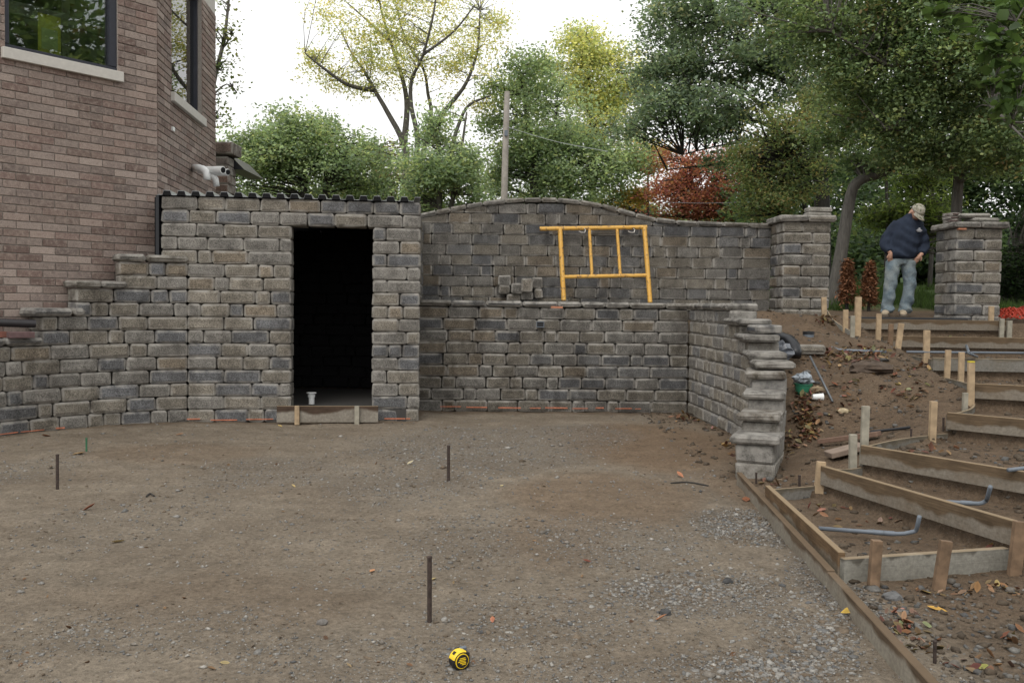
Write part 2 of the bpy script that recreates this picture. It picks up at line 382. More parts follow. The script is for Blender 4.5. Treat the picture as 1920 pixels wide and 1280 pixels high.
def hit(px, py):
    d = ray(px, py); below = CH + d[2] * HT <= height(d[0] * HT, d[1] * HT)
    if not below.any(): return G(px, py)
    t = HT[below.argmax()]; ts = np.linspace(t - .03, t, 7); b2 = CH + d[2] * ts <= height(d[0] * ts, d[1] * ts); t = float(ts[b2.argmax()])
    return Vector((d[0] * t, d[1] * t, float(height(d[0] * t, d[1] * t))))
GRAVEL = [(1400, 985, 110, 38, 1.0), (1300, 1110, 210, 46, .6), (1430, 1250, 190, 45, .42), (1000, 1160, 260, 60, .25), (900, 835, 250, 45, .6), (760, 905, 170, 42, .4),
          (520, 885, 170, 32, .45), (250, 970, 170, 70, .15), (60, 880, 80, 35, .35), (1150, 1015, 170, 55, .4), (870, 1010, 130, 60, .28), (1560, 1110, 60, 80, .85),
          (1150, 1270, 320, 40, .22), (1080, 815, 130, 22, .6), (700, 1240, 300, 60, .25), (300, 1180, 250, 60, .18), (1500, 1190, 100, 80, .4)]
WARM = [(1230, 830, 180, 50, 1.0), (1130, 930, 190, 60, .7), (1370, 900, 60, 60, .6), (330, 850, 200, 20, .4), (1050, 1000, 120, 60, .5), (400, 1120, 300, 60, .25)]
def patches(X, Y, L):
    out = np.zeros_like(X)
    for px, py, rx, ry, dn in L:
        c = G(px, py); sx = rx / F * c.y; sy = ry * c.y ** 2 / (CH * F)
        q = ((X - c.x) / sx) ** 2 + ((Y - c.y) / sy) ** 2
        q = q * (.6 + .8 * fbm(X, Y, 2.2, 3, int(px)))
        out = np.maximum(out, dn * (1 - sstep(q, .35, 1.25)))
    return out
def axis(a, b, st, far):
    lo = a - np.cumsum(np.geomspace(st, far / 5, 26)); hi = b + np.cumsum(np.geomspace(st, far / 5, 26))
    return np.concatenate([lo[::-1], np.arange(a, b, st), hi])
xs = axis(-6.2, 7.4, .045, 220); ys = axis(2.2, 13.6, .045, 220)
GX, GY = np.meshgrid(xs, ys); GZ = height(GX, GY)
gm = patches(GX, GY, GRAVEL) * (GX < 1.8) + .1; wm = patches(GX, GY, WARM)
wm = np.maximum(wm, np.where((GX > 1.75) & (GY > 4), .25 + .4 * fbm(GX, GY, 1.3, 3, 9), 0))
grn = sstep(GY, 14.5, 16) * np.where(GX > 3, 1, .6)
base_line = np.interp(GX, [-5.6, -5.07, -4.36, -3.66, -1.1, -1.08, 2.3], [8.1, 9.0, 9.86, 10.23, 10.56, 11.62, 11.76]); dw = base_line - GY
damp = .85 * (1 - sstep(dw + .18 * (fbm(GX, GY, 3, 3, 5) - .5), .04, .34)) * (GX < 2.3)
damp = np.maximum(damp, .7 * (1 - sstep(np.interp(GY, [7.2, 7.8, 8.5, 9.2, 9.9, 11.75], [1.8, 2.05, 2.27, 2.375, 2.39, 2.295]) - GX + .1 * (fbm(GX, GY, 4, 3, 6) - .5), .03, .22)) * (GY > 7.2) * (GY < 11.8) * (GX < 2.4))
nx_, ny_ = len(xs), len(ys); ii = np.arange(nx_ * ny_).reshape(ny_, nx_)
quads = np.stack([ii[:-1, :-1], ii[:-1, 1:], ii[1:, 1:], ii[1:, :-1]], -1).reshape(-1, 4)
me = rawmesh('ground', np.stack([GX, GY, GZ], -1).reshape(-1, 3), quads, True, np.stack([gm, wm, grn, np.clip(np.where(GX > 1.7, 1.0, .0) * sstep(GX - np.interp(GY, [6, 7.2, 7.8, 9, 12], [1.7, 1.75, 2.0, 2.3, 2.3]), 0, .3) + .8 * sstep(GY, 12, 12.5) + damp, 0, 1)], -1).reshape(-1, 4))  # right side darkened: damp soil plus tree shade put into the colour
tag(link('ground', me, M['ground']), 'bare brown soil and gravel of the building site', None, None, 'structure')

# ================================================================== tumbled wall blocks
rng = random.Random(7)
PAL = [((.182, .164, .136), 5), ((.172, .162, .146), 5), ((.188, .158, .121), 1.8), ((.115, .115, .117), 2.4), ((.142, .139, .135), 3)]
def pick(pal, k=1.0):
    c = rng.choices([p[0] for p in pal], [p[1] for p in pal])[0]; j = rng.uniform(.86, 1.14) * k
    return (c[0] * j, c[1] * j, c[2] * j, 1)
def block_mesh(L, Dp, H, b=.012, pil=.005, top=None):
    vs_, fs = bevbox((L, Dp, H), b); vs_ = [list(v) for v in vs_]
    wear = [1.0] * len(vs_); r = min(.0105, H * .11)
    for i, v in enumerate(vs_):                              # knocked-off corners of the face
        if v[1] < 0:
            ax = i % 3
            if ax != 2: v[2] -= math.copysign(r * (1 if ax == 0 else .35) * rng.uniform(.3, 1.3), v[2])
            if ax != 0: v[0] -= math.copysign(r * (1 if ax == 2 else .35) * rng.uniform(.3, 1.3), v[0])
    # front (-Y) face gets an inner ring so that the worn rim reads
    fi = next(i for i, f in enumerate(fs[:6]) if all(abs(vs_[k][1] + Dp / 2) < 1e-6 for k in f)); q = fs.pop(fi)
    k0 = len(vs_); ins = min(.017, H * .2)
    for k in q:
        x, y, z = vs_[k]; vs_.append([x - math.copysign(ins, x), y - pil, z - math.copysign(ins, z)]); wear.append(0.0)
    for a in range(4): fs.append([q[a], q[(a + 1) % 4], k0 + (a + 1) % 4, k0 + a])
    fs.append([k0 + a for a in range(4)])
    # each other corner: tumbled, so uneven
    for i, v in enumerate(vs_):
        for ax, j in ((0, .006), (1, .005), (2, .0045)): v[ax] += rng.uniform(-j, j)
        if top is not None and v[2] > 0: v[2] = top(v[0]) - (b if i < 24 and i % 3 != 2 else 0)
    me = rawmesh('block', vs_, fs, False, np.stack([wear, wear, wear], -1))
    return me
def put_block(parent, name, p, ang, L, Dp, H, mat, colr, b=.012, tilt=0.0, top=None):
    me = block_mesh(L, Dp, H, b, top=top); o = link(name, me, mat, parent, world=False)
    # p: centre of the front face at mid height; front normal is local -Y
    o.rotation_euler = (0, tilt, ang + rng.uniform(-.006, .006))
    dd = Matrix.Rotation(ang, 3, 'Z') @ Vector((0, Dp / 2 + rng.uniform(-.004, .004), 0))
    o.location = Vector(p) + dd - parent.location; o.color = colr; return o
class Path:
    def __init__(s, pts):
        s.p = [Vector((a, b)) for a, b in pts]; s.c = [0.0]
        for a, b in zip(s.p, s.p[1:]): s.c.append(s.c[-1] + (b - a).length)
        s.L = s.c[-1]
    def at(s, d):
        d = min(max(d, 0), s.L)
        for i in range(len(s.p) - 1):
            if d <= s.c[i + 1] + 1e-9:
                t = (d - s.c[i]) / (s.c[i + 1] - s.c[i]); return s.p[i].lerp(s.p[i + 1], t)
        return s.p[-1]
    def seg(s, a, b):
        A, B = s.at(a), s.at(b); return (A + B) / 2, math.atan2(B.y - A.y, B.x - A.x), (B - A).length
def cuts(s0, s1, prev, sizes):
    for tries in range(12):
        c = [s0]
        while c[-1] < s1 - 1e-6:
            l = rng.choice(sizes) * rng.uniform(.94, 1.06); n = c[-1] + l
            if s1 - n < .12: n = s1
            c.append(n)
        if c[-1] - c[-2] > .52: c.insert(-1, (c[-1] + c[-2]) / 2)
        bad = sum(1 for a in c[1:-1] for q in prev if abs(a - q) < .035)
        if bad == 0: break
    return c
SIZES = [.40, .40, .38, .31, .31, .31, .16, .18]
C = .15
def lay(parent, path, z, s0, s1, prev, mat, pal=PAL, k=1.0, dp=.24, h=C, sizes=SIZES, top=None, name='block'):
    cc = cuts(s0, s1, prev, sizes)
    for a, b in zip(cc, cc[1:]):
        m, ang, L = path.seg(a, b)
        tp = None
        if top is not None:
            if max(top(m.x - L / 2), top(m.x + L / 2)) < z + .025: 
                continue
            if max(top(m.x - L / 2), top(m.x), top(m.x + L / 2)) >= z + h or min(top(m.x - L / 2), top(m.x + L / 2)) < z + h:
                tp = lambda lx, mx=m.x, zc=z + h / 2, hh=h: max(-hh / 2 + .014, min(hh / 2, top(mx + lx) - zc))
        put_block(parent, name, (m.x, m.y, z + h / 2), ang, L - .006, dp, h - .003, mat, pick(pal, k), top=tp)
    return cc[1:-1]
def lay_caps(parent, path, z, s0, s1, mat, k=.9, dp=.33, h=.075, over=.035, sizes=(.36, .42, .46, .3)):
    cc = cuts(s0, s1, [], list(sizes))
    for a, b in zip(cc, cc[1:]):
        m, ang, L = path.seg(a, b); n = Vector((math.sin(ang), -math.cos(ang)))
        m = m + n * over; put_block(parent, 'cap_stone', (m.x, m.y, z + h / 2), ang, L - .005, dp, h, mat, pick(PAL[:2] + PAL[4:], k), b=.02)
def core(parent, path, z0, z1, s0, s1, off=.03, dp=.2, n=8):
    mb = MB()
    for i in range(n):
        m, ang, L = path.seg(s0 + (s1 - s0) * i / n, s0 + (s1 - s0) * (i + 1) / n); nrm = Vector((math.sin(ang), -math.cos(ang)))
        q = m - nrm * (off + dp / 2); mb.box((q.x, q.y, (z0 + z1) / 2), (L + .002 * i, dp + .0004 * i, z1 - z0), Matrix.Rotation(ang, 3, 'Z'))
    return mb.build('dark_core', M['dark'], parent)  # dark core added behind the blocks: joints read dark, no light leaks

# ---- lower feature wall (middle)
mid = thing('stone_wall', 'low charcoal and tan block wall with flat caps, right of the dark doorway', 'wall', (.5, 11.7, 0), 'block walls round the patio')
pm = Path([(-1.215, 11.62), (2.295, 11.76)]); pv = []
for k in range(9):
    pv = lay(mid, pm, k * C - .005, 0, pm.L + (.0 if k % 2 else .0), pv, M['stone_damp'], k=.78)
lay_caps(mid, pm, 9 * C, 0, pm.L + .02, M['stone_damp'], .62)
core(mid, pm, 0, 9 * C, 0, pm.L + .2, .2, .12)
mb = MB(); b0 = D(1013, 608, 11.63); mb.box((b0.x, 11.655, b0.z), (.085, .08, .075)).build('outlet_box', M['black'], mid)
mb = MB(); mb.box((b0.x, 11.612, b0.z + .034), (.10, .02, .008)).box((b0.x, 11.612, b0.z - .034), (.10, .02, .008)).box((b0.x - .046, 11.612, b0.z), (.008, .02, .06)).box((b0.x + .046, 11.612, b0.z), (.008, .02, .06)).build('outlet_frame', M['conduit'], mid)
# ---- curved stepped return wall
ret = thing('stepped_wall', 'curved block wall stepping down towards the camera with slab caps on each step', 'wall', (2.2, 9.5, 0), 'block walls round the patio')
pr = Path([(x, y) for y, x in WALL_FACE])
fronts = {0: 7.22, 1: 7.22, 2: 7.5, 3: 7.8, 4: 8.08, 5: 8.6, 6: 9.0, 7: 9.45, 8: 9.95}
def s_of(y):
    for i in range(401):
        s = pr.L * i / 400
        if pr.at(s).y <= y: return s
    return pr.L
pv = []
for k in range(9):
    pv = lay(ret, pr, k * C - .005, .0, s_of(fronts[k]), pv, M['stone_clean'], PAL[:2] + PAL[4:], k=1.3, dp=.30)
    e_ = ret.children[-1]; e_.color = tuple(x * .62 for x in e_.color[:3]) + (1,)  # end block of each course darkened: shade under the caps put into colour
steps = [(2, 7.2, 7.55), (3, 7.5, 7.85), (4, 7.8, 8.13), (5, 8.08, 8.65), (6, 8.55, 9.05), (7, 8.95, 9.5), (8, 9.4, 10.0)]
for k, ya, yb in steps:
    m, ang, L = pr.seg(s_of(yb), s_of(ya) + .03); n = Vector((math.sin(ang), -math.cos(ang)))
    wd = .38 if k == 2 else .35
    me_ = put_block(ret, 'cap_stone', (m.x + n.x * .05, m.y + n.y * .05, k * C + .031), ang, L + .04, wd, .066, M['stone'], pick(PAL[:3], .62), b=.016)
m, ang, L = pr.seg(s_of(8.65), s_of(8.2)); put_block(ret, 'cap_stone', (m.x, m.y, 5 * C + .11), ang + .15, .42, .36, .07, M['stone'], pick(PAL[:2], .55), b=.02)
lay_caps(ret, pr, 9 * C, .0, s_of(9.95), M['stone_damp'], .75, dp=.36, over=.04)
m, ang, L = pr.seg(s_of(9.35), s_of(9.0)); put_block(ret, 'block', (m.x + .06, m.y, 7 * C + .117), ang + .1, .34, .26, .085, M['stone_damp'], (.06, .062, .068, 1))
# ---- shed (block store room with door opening)
shed = thing('block_shed', 'block store room with a tall dark doorway and a ribbed metal deck roof', 'shed', (-2.5, 10.4, 0))
SF0, SF1 = Vector((-3.95, 10.20)), Vector((-1.075, 10.56))
psf = Path([tuple(SF0), tuple(SF1)])
def s_px(px, path):      # where the sight line of a measured column meets the wall
    best = min(range(1001), key=lambda i: abs(path.at(path.L * i / 1000).x / path.at(path.L * i / 1000).y - (px - 960) / F)); return path.L * best / 1000
sd0, sd1, sb = s_px(546, psf), s_px(697, psf), s_px(350, psf)
PALS = PAL[:4] + [((.125, .126, .13), 2.0)]
pv = []
for k in range(17):
    z = k * C - .005
    a = sb if k < 12 else .0
    if k == 0: segs = [(a, psf.L)]
    elif k < 15: segs = [(a, sd0), (sd1, psf.L)]
    else: segs = [(a, psf.L)]
    npv = []
    for s0, s1 in segs: npv += lay(shed, psf, z, s0, s1, pv, M['stone'], PALS, k=1.1, dp=.25)
    pv = npv
pss = Path([(-1.075, 10.56), (-1.215, 11.65), (-1.30, 13.15)])
pv = []
for k in range(17): pv = lay(shed, pss, k * C - .005, .26, pss.L if k > 8 else 1.2, pv, M['stone'], PALS, k=.9, dp=.25)
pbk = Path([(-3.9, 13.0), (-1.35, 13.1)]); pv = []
for k in range(1, 16): pv = lay(shed, pbk, k * C, 0, pbk.L, pv, M['dark'], PALS, k=.16, dp=.15)  # inner blocks near black: darkness of the room painted into them
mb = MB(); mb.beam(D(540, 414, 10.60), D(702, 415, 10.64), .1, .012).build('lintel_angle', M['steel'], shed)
mb = MB(); mb.box((-2.6, 11.75, .05), (2.75, 2.45, .19)).build('floor_slab', simple('shaded_floor', (.05, .047, .044), .95), shed)  # floor colour lowered too, indoor shade painted in
mb = MB(); mb.box((-4.0, 11.8, 1.27), (.12, 3.0, 2.54)).box((-2.6, 13.35, 1.27), (2.9, .12, 2.54)).build('added_shade_backing', M['dark'], shed)
mb = MB(); mb.box((-3.985, 10.235, 2.2), (.035, .1, .7)).build('membrane', M['black'], shed)
# ribbed deck
mb = MB(); pitch = .155; n = 19; th = math.atan2(SF1.y - SF0.y, SF1.x - SF0.x); tx = Vector((math.cos(th), math.sin(th), 0)); ty = Vector((-math.sin(th), math.cos(th), 0))
o0 = Vector((SF0.x, SF0.y, 17 * C)) - tx * .03 - ty * .02
prof = []
for i in range(n): x = i * pitch; prof += [(x, .004), (x + .05, .004), (x + .066, .052), (x + .134, .052), (x + .15, .004)]
prof = [p for p in prof if p[0] < 2.93]
for (x0, z0), (x1, z1) in zip(prof, prof[1:]):
    a, b = o0 + tx * x0 + Vector((0, 0, z0)), o0 + tx * x1 + Vector((0, 0, z1)); e = ty * 2.9; u = Vector((0, 0, .004))
    mb.add([a, b, b + e, a + e, a + u, b + u, b + e + u, a + e + u], [[0, 3, 2, 1], [4, 5, 6, 7], [0, 1, 5, 4], [2, 3, 7, 6]])
mb.build('roof_deck', M['deck'], shed)
for i in range(n):
    mb = MB(); x = i * pitch
    if x + .14 > 2.9: break
    a = o0 - ty * .004 + tx * x
    f = [a + tx * p + Vector((0, 0, q)) for p, q in ((.054, .0015), (.146, .0015), (.132, .049), (.068, .049))]
    mb.add(f + [v + ty * .06 for v in f], [[0, 1, 2, 3], [7, 6, 5, 4], [0, 4, 5, 1], [1, 5, 6, 2], [2, 6, 7, 3], [3, 7, 4, 0]])
    mb.build('flute_shade', M['dark'], shed)  # dark plug painted for the shaded hollow of each open flute
# ---- left curved wall, stepping down
lw = thing('stepped_wall', 'block wall at the left edge, bending forward and stepping down in front of the brick house', 'wall', (-4.5, 9.6, 0), 'block walls round the patio')
plw = Path([(-5.75, 7.7), (-5.40, 8.45), (-5.07, 9.0), (-4.75, 9.45), (-4.36, 9.86), (-3.98, 10.10), (-3.66, 10.235)])
def smin(px): return s_px(px, plw)
starts = {k: 0.0 for k in range(6)}; starts.update({6: smin(76), 7: smin(76), 8: smin(142), 9: smin(142), 10: smin(222), 11: smin(222)})
pv = []
for k in range(12):
    pv = lay(lw, plw, k * C - .005, starts[k], plw.L, pv, M['stone'], PALS, k=1.08, dp=.25)
for k, a, b in ((6, -30, 80), (8, 58, 158), (10, 137, 238), (12, 218, 356)):
    lay_caps(lw, plw, k * C, smin(a) if a > 0 else 0, min(smin(b), plw.L) if b < 340 else plw.L, M['stone'], .78, h=.08)
core(lw, plw, 0, 5.9 * C, 0, plw.L, .2, .1, 14)
core(lw, plw, 5.9 * C, 11.9 * C, smin(224), plw.L, .2, .1, 6)
# ---- orange paint line low on the blocks
tagl = []
for nm, path, s0, s1, z, par in (('orange_paint_line', psf, sb, sb + 1.0, .032, shed), ('orange_paint_line', psf, sd1 + .15, psf.L - .02, .035, shed), ('orange_paint_line', pm, .3, 2.9, .055, mid), ('orange_paint_line', plw, .9, 2.2, .03, lw)):
    s = s0
    while s < s1:
        mb = MB()
        l = rng.uniform(.08, .3); a, b = path.at(s), path.at(min(s + l, s1)); n = Vector((b.y - a.y, a.x - b.x)); n = n.normalized() if n.length else n
        zz = z + rng.uniform(-.006, .006)
        mb.beam((a.x + n.x * .0135, a.y + n.y * .0135, zz), (b.x + n.x * .0135, b.y + n.y * .0135, zz + rng.uniform(-.004, .004)), .003, rng.uniform(.008, .016)); s += l + rng.uniform(.02, .18)
        mb.build('paint_mark', M['orange_paint'], par)
# ---- upper arched wall
upw = thing('arched_wall', 'tall block wall with an arched top behind the low wall and yellow frame', 'wall', (1.0, 13.1, 1.3), 'block walls round the patio')
UY = 13.1
arch_px = [(770, 405), (793, 400), (850, 388), (900, 379), (950, 373), (1000, 370), (1060, 372), (1110, 378), (1150, 388), (1200, 402), (1240, 411), (1300, 415), (1350, 417), (1450, 419.5)]
AX = [D(a, b, UY).x for a, b in arch_px]; AZ = [D(a, b, UY).z for a, b in arch_px]
def arch(x): return float(np.interp(x, AX, AZ)) - .065
pu = Path([(AX[1] - .05, UY), (3.72, UY)]); pv = []
upt = []
for k in range(10):
    pv = lay(upw, pu, 1.33 + k * C, 0, pu.L, pv, M['stone_damp'], k=.80, dp=.22, top=arch)
s = 0.0; xa = pu.p[0].x
while xa < 3.70:
    l = rng.uniform(.2, .34) if xa < 2.2 else rng.uniform(.3, .45); xb = min(xa + l, 3.74)
    za, zb = arch(xa), arch(xb); Lc = math.hypot(xb - xa, zb - za)
    put_block(upw, 'cap_stone', ((xa + xb) / 2, UY - .03, (za + zb) / 2 + .034), 0, Lc - .003, .30, .066, M['stone_damp'], pick(PAL[:2], .75), b=.014, tilt=-math.atan2(zb - za, xb - xa)); xa = xb
mb = MB(); 
for i in range(30):
    x0 = AX[1] + (3.7 - AX[1]) * i / 30; x1 = AX[1] + (3.7 - AX[1]) * (i + 1) / 30
    mb.box(((x0 + x1) / 2, UY + .14, (1.2 + arch((x0 + x1) / 2)) / 2), (x1 - x0, .1 + .0003 * (i % 2), arch((x0 + x1) / 2) - 1.2 - .02))
mb.build('dark_core', M['dark'], upw)  # same added dark core, cut to the arch
# ---- ledge between low and arched wall
mb = MB(); mb.box((.52, 12.5, 1.36), (3.4, 1.02, .07)); o = mb.build('ledge_slab', M['concrete'], mid)
# ---- two gate pillars
def pillar(label, xl, xr, yf, yb, z0, n):
    t = thing('stone_pillar', label, 'pillar', ((xl + xr) / 2, (yf + yb) / 2, z0), 'gate pillars at the top of the steps')
    W, Dp = xr - xl, yb - yf
    for k in range(n):
        z = z0 + k * C + C / 2; f = .62 if k % 2 else .40; g = .42 if k % 2 else .6
        fx = W * f; fd = Dp * g
        fd2 = Dp * (1 - g)
        put_block(t, 'block', (xl + fx / 2, yf, z), 0, fx - .006, fd - .004, C - .005, M['stone'], pick(PALS, .95))
        put_block(t, 'block', (xl + fx + (W - fx) / 2, yf, z), 0, W - fx - .006, fd2 - .004, C - .005, M['stone'], pick(PALS, .95))
        put_block(t, 'block', (xl, yf + fd + (Dp - fd) / 2, z), -math.pi / 2, Dp - fd - .004, fx - .008, C - .005, M['stone'], pick(PALS, 1.0))
        put_block(t, 'block', (xr, yf + fd2 + (Dp - fd2) / 2, z), math.pi / 2, Dp - fd2 - .004, W - fx - .008, C - .005, M['stone'], pick(PALS, .95))
    z = z0 + n * C
    for i in range(2):
        for j in range(2):
            put_block(t, 'cap_stone', (xl - .06 + (W + .12) * (i + .5) / 2, yf - .06 + (Dp + .12) * j / 2, z + .042), 0, (W + .12) / 2 - .004, (Dp + .12) / 2 - .004, .084, M['stone'], pick(PAL[:2], .85), b=.014)
    return z + .084
zt = pillar('left gate pillar of grey and tan blocks, joined to the arched wall', 3.70, 4.36, 12.5, 13.08, 1.22, 9)
zt2 = pillar('right gate pillar of grey and tan blocks beside the standing man', 6.08, 6.72, 12.5, 13.1, 1.16, 9)
print('P2 ok', zt, zt2)
# loose stones on pillars
for i, zz in enumerate((zt + .032, zt + .097)):
    e = thing('loose_block', ('lower' if i == 0 else 'upper') + ' of two thin grey blocks stacked on the left gate pillar', 'block', (4.25, 12.72, zz - .03), 'loose blocks on the pillars')
    put_block(e, 'stone', (4.25 + .006 * i, 12.65, zz), .03 - .05 * i, .33, .2, .062, M['stone'], (.26, .25, .22, 1), b=.01)
for (x, y, zz, L, rz, lb) in ((6.36, 12.62, zt2 + .095, .42, .0, 'pale cap slab lying across another slab on the right gate pillar'), (6.5, 12.6, zt2 + .032, .38, .1, 'pale cap slab lying flat on the right gate pillar')):
    e = thing('loose_slab', lb, 'slab', (x, y, zz - .03), 'loose blocks on the pillars'); put_block(e, 'stone', (x, y - .1, zz), rz, L, .28, .06, M['stone'], (.27, .26, .23, 1), b=.02)
for i in range(3):
    e = thing('paver_brick', ('bottom', 'middle', 'top')[i] + ' dark red paver of the small stack on the right gate pillar', 'brick', (6.02 + .01 * i, 12.75, zt2 + .045 * i), 'dark pavers on the right pillar')
    put_block(e, 'stone', (6.10 + .012 * i, 12.62, zt2 + .024 + .046 * i), .1 * i, .13, .2, .044, M['stone'], (.09, .06, .055, 1), b=.006)
e = thing('brick_piece', 'small orange brick piece wedged under the cap of the right gate pillar', 'brick', (6.15, 12.47, zt2 - .1)); MB().box((6.14, 12.475, zt2 - .1), (.11, .05, .022)).build('chip', simple('orange_brick', (.38, .17, .1), .9), e)
e = thing('brick_piece', 'small orange brick piece wedged under the cap of the low middle wall', 'brick', (.62, 11.6, 1.32)); p = D(1044, 576, 11.6); MB().box((p.x, 11.60, p.z), (.15, .04, .026)).build('chip', bpy.data.materials['orange_brick'], e)
# stones of the spout niche on the ledge
nich = [(946, 526, .19, .15, 0, 'brown'), (946, 543, .16, .12, 0, 'grey'), (969, 541, .16, .15, .06, 'tan'), (988, 535, .16, .19, .16, 'dark'), (1008, 530, .15, .16, 0, 'charcoal'), (988, 555, .18, .11, 0, 'flat grey'), (1010, 550, .12, .13, 0, 'narrow'), (963, 558, .2, .1, 0, 'pale grey')]
for i, (px, py, L, H, prot, nm) in enumerate(nich):
    p = D(px, py, 12.98)
    e = thing('spout_block', '%s block jutting from the arched wall left of the yellow frame' % nm, 'block', (p.x, 12.98 - prot, p.z), 'jutting blocks on the arched wall')
    put_block(e, 'stone', (p.x, 12.98 - prot, p.z), 0, L, .3, H, M['stone_damp'], pick(PAL[:2], .8) if prot < .1 else (.17, .15, .125, 1), b=.012)

# ================================================================== brick house
K = Vector((-4.17, 10.66)); d1 = Vector((-.806, -1)).normalized(); d2 = Vector((-.1, 1)).normalized()
house = thing('brick_house', 'brown brick house with canted corner, dark framed windows and stone sills', 'house', (K.x - 1, K.y + 1, 0))
BC, BL = .083, .262
def facade(dirv, start, length, z0, z1, hole, label, nrm, own, keep=0.0):
    """brick courses from the corner; hole = (s0, s1, z0): window opening reaching the top"""
    ang = math.atan2(dirv.y, dirv.x); mbw = MB()
    w3 = lambda s, z, o=0.0: Vector((start.x + dirv.x * s + nrm.x * o, start.y + dirv.y * s + nrm.y * o, z))
    def slab(s0, s1, a, b):
        c = w3((s0 + s1) / 2, (a + b) / 2, -.101); mbw.box(c, (s1 - s0, .2, b - a), Matrix.Rotation(ang, 3, 'Z'))
    slab(0, hole[0], z0, z1); slab(hole[1], length, z0, z1); slab(hole[0], hole[1], z0, hole[2])
    wall = mbw.build('wall', M['mortar'], house)
    stuffv, stufff, stuffc = [], [], []; cnt = 0
    nc = int((z1 - z0) / BC)
    for k in range(nc):
        z = z0 + (k + .5) * BC; s = (-BL / 2 if k % 2 else 0.0)
        while s < length:
            a, b = max(s, 0.0), min(s + BL, length); s += BL
            parts = [(a, b)]
            if z + BC / 2 > hole[2] - .05:
                parts = [(a, min(b, hole[0])), (max(a, hole[1]), b)]
            for a, b in parts:
                if b - a < .03: continue
                base = rng.choice([(.215, .158, .134), (.25, .195, .168), (.18, .128, .11), (.28, .228, .20), (.205, .163, .144)]); j = rng.uniform(.74, 1.22)
                vs_, fs = bevbox((b - a - .009, .05, BC - .010), .004)
                Mr = Matrix.Rotation(ang, 3, 'Z'); c = w3((a + b) / 2, z, -.013 + rng.uniform(-.0015, .0015))
                cc = tuple(x * j for x in base)
                if own and cnt < 300 and (a + b) / 2 < keep and z > .9:
                    me = rawmesh('brick', vs_, fs, False, np.array([cc] * len(vs_)))
                    o = link('brick', me, M['brick'], wall, world=False); o.location = c; o.rotation_euler = (0, 0, ang); cnt += 1
                else:
                    bb = len(stuffv); stuffv.extend([tuple(Mr @ Vector(v) + c) for v in vs_]); stufff.extend([[i + bb for i in f] for f in fs]); stuffc.extend([cc] * len(vs_))
    if stuffv:
        o = link('bricks', rawmesh('bricks', stuffv, stufff, False, np.array(stuffc)), M['brick'], wall); tag(o, None, None, None, 'stuff')
    return wall, w3, ang
n1 = Vector((-d1.y, d1.x)); n1 = n1 if n1.y < 0 else -n1
n2 = Vector((d2.y, -d2.x))
ZS = 3.93; ZT = 5.6
def par1(px): q = (px - 960) / F; t = (q * K.y - K.x) / (d1.x - q * d1.y); return t
def par2(px): q = (px - 960) / F; t = (q * K.y - K.x) / (d2.x - q * d2.y); return t
h1 = (par1(222), par1(14), ZS); h2 = (par2(321), par2(378), ZS); e2 = par2(403)
wl1, w1, a1 = facade(d1, K, 3.6, .6, ZT, h1, '', n1, True, par1(-6)); wl2, w2, a2 = facade(d2, K, e2, 1.2, ZT, h2, '', n2, False)
for (w3, hh, ang, sd) in ((w1, h1, a1, .06), (w2, h2, a2, .10)):
    Mr = Matrix.Rotation(ang, 3, 'Z')
    win = MB()
    s0, s1 = min(hh[0], hh[1]), max(hh[0], hh[1]); fw = .045
    win.box(w3((s0 + s1) / 2, ZS + fw / 2 + .002, -sd), (s1 - s0, .09, fw), Mr)
    jw = .085
    win.box(w3(s0 + jw / 2, (ZS + ZT) / 2 + .03, -sd - .003), (jw, .1, ZT - ZS - .05), Mr).box(w3(s1 - fw / 2, (ZS + ZT) / 2 + .03, -sd - .003), (fw, .1, ZT - ZS - .05), Mr)
    wo = win.build('window', M['frame'], house)
    MB().box(w3((s0 + s1) / 2, (ZS + ZT) / 2, -sd - .005), (s1 - s0 - .06, .012, ZT - ZS - .06), Mr).build('pane', M['glass'], wo)
    ex = .045
    MB().box(w3((s0 + s1) / 2, ZS - .058, -.03), (s1 - s0 + 2 * ex, .18, .112), Mr, .004).build('sill', M['lime'], wo)
# rest of the shell, roof slab and dim room behind the glass
mb = MB(); L1 = K + d1 * 3.6; L2 = K + d2 * e2; back = Vector((-9.5, 13.6))
flo = [L1, K, L2, Vector((-9.5, L2.y)), Vector((-9.5, L1.y))]
def inset(p, c=Vector((-6.6, 11.2)), k=.955): return c + (p - c) * k
fl = [inset(p) for p in flo]
mb.add([(p.x, p.y, 3.55) for p in fl] + [(p.x, p.y, 3.45) for p in fl], [[0, 1, 2, 3, 4][::-1], [5, 6, 7, 8, 9]]).build('floor', M['concrete'], house)
mb = MB(); mb.add([(p.x, p.y, ZT + .01) for p in flo] + [(p.x, p.y, ZT + .3) for p in flo], [[0, 1, 2, 3, 4], [9, 8, 7, 6, 5]] + [[i, 5 + i, 5 + (i + 1) % 5, (i + 1) % 5] for i in range(5)]).build('upper_floor', M['lime'], house)
mb = MB(); mb.box((-9.5, (L1.y + L2.y) / 2, 2.9), (.2, L2.y - L1.y, 5.4)).box(((L2.x - 9.5) / 2, L2.y - .1, 2.9), (L2.x + 9.5, .18, 5.4)).box(((L1.x - 9.5) / 2, L1.y + .1, 2.9), (abs(L1.x + 9.5), .18, 5.4)).build('back_wall', simple('interior_board', (.62, .61, .56), .9), house)
ply = simple('plywood', (.42, .36, .26), .8); 
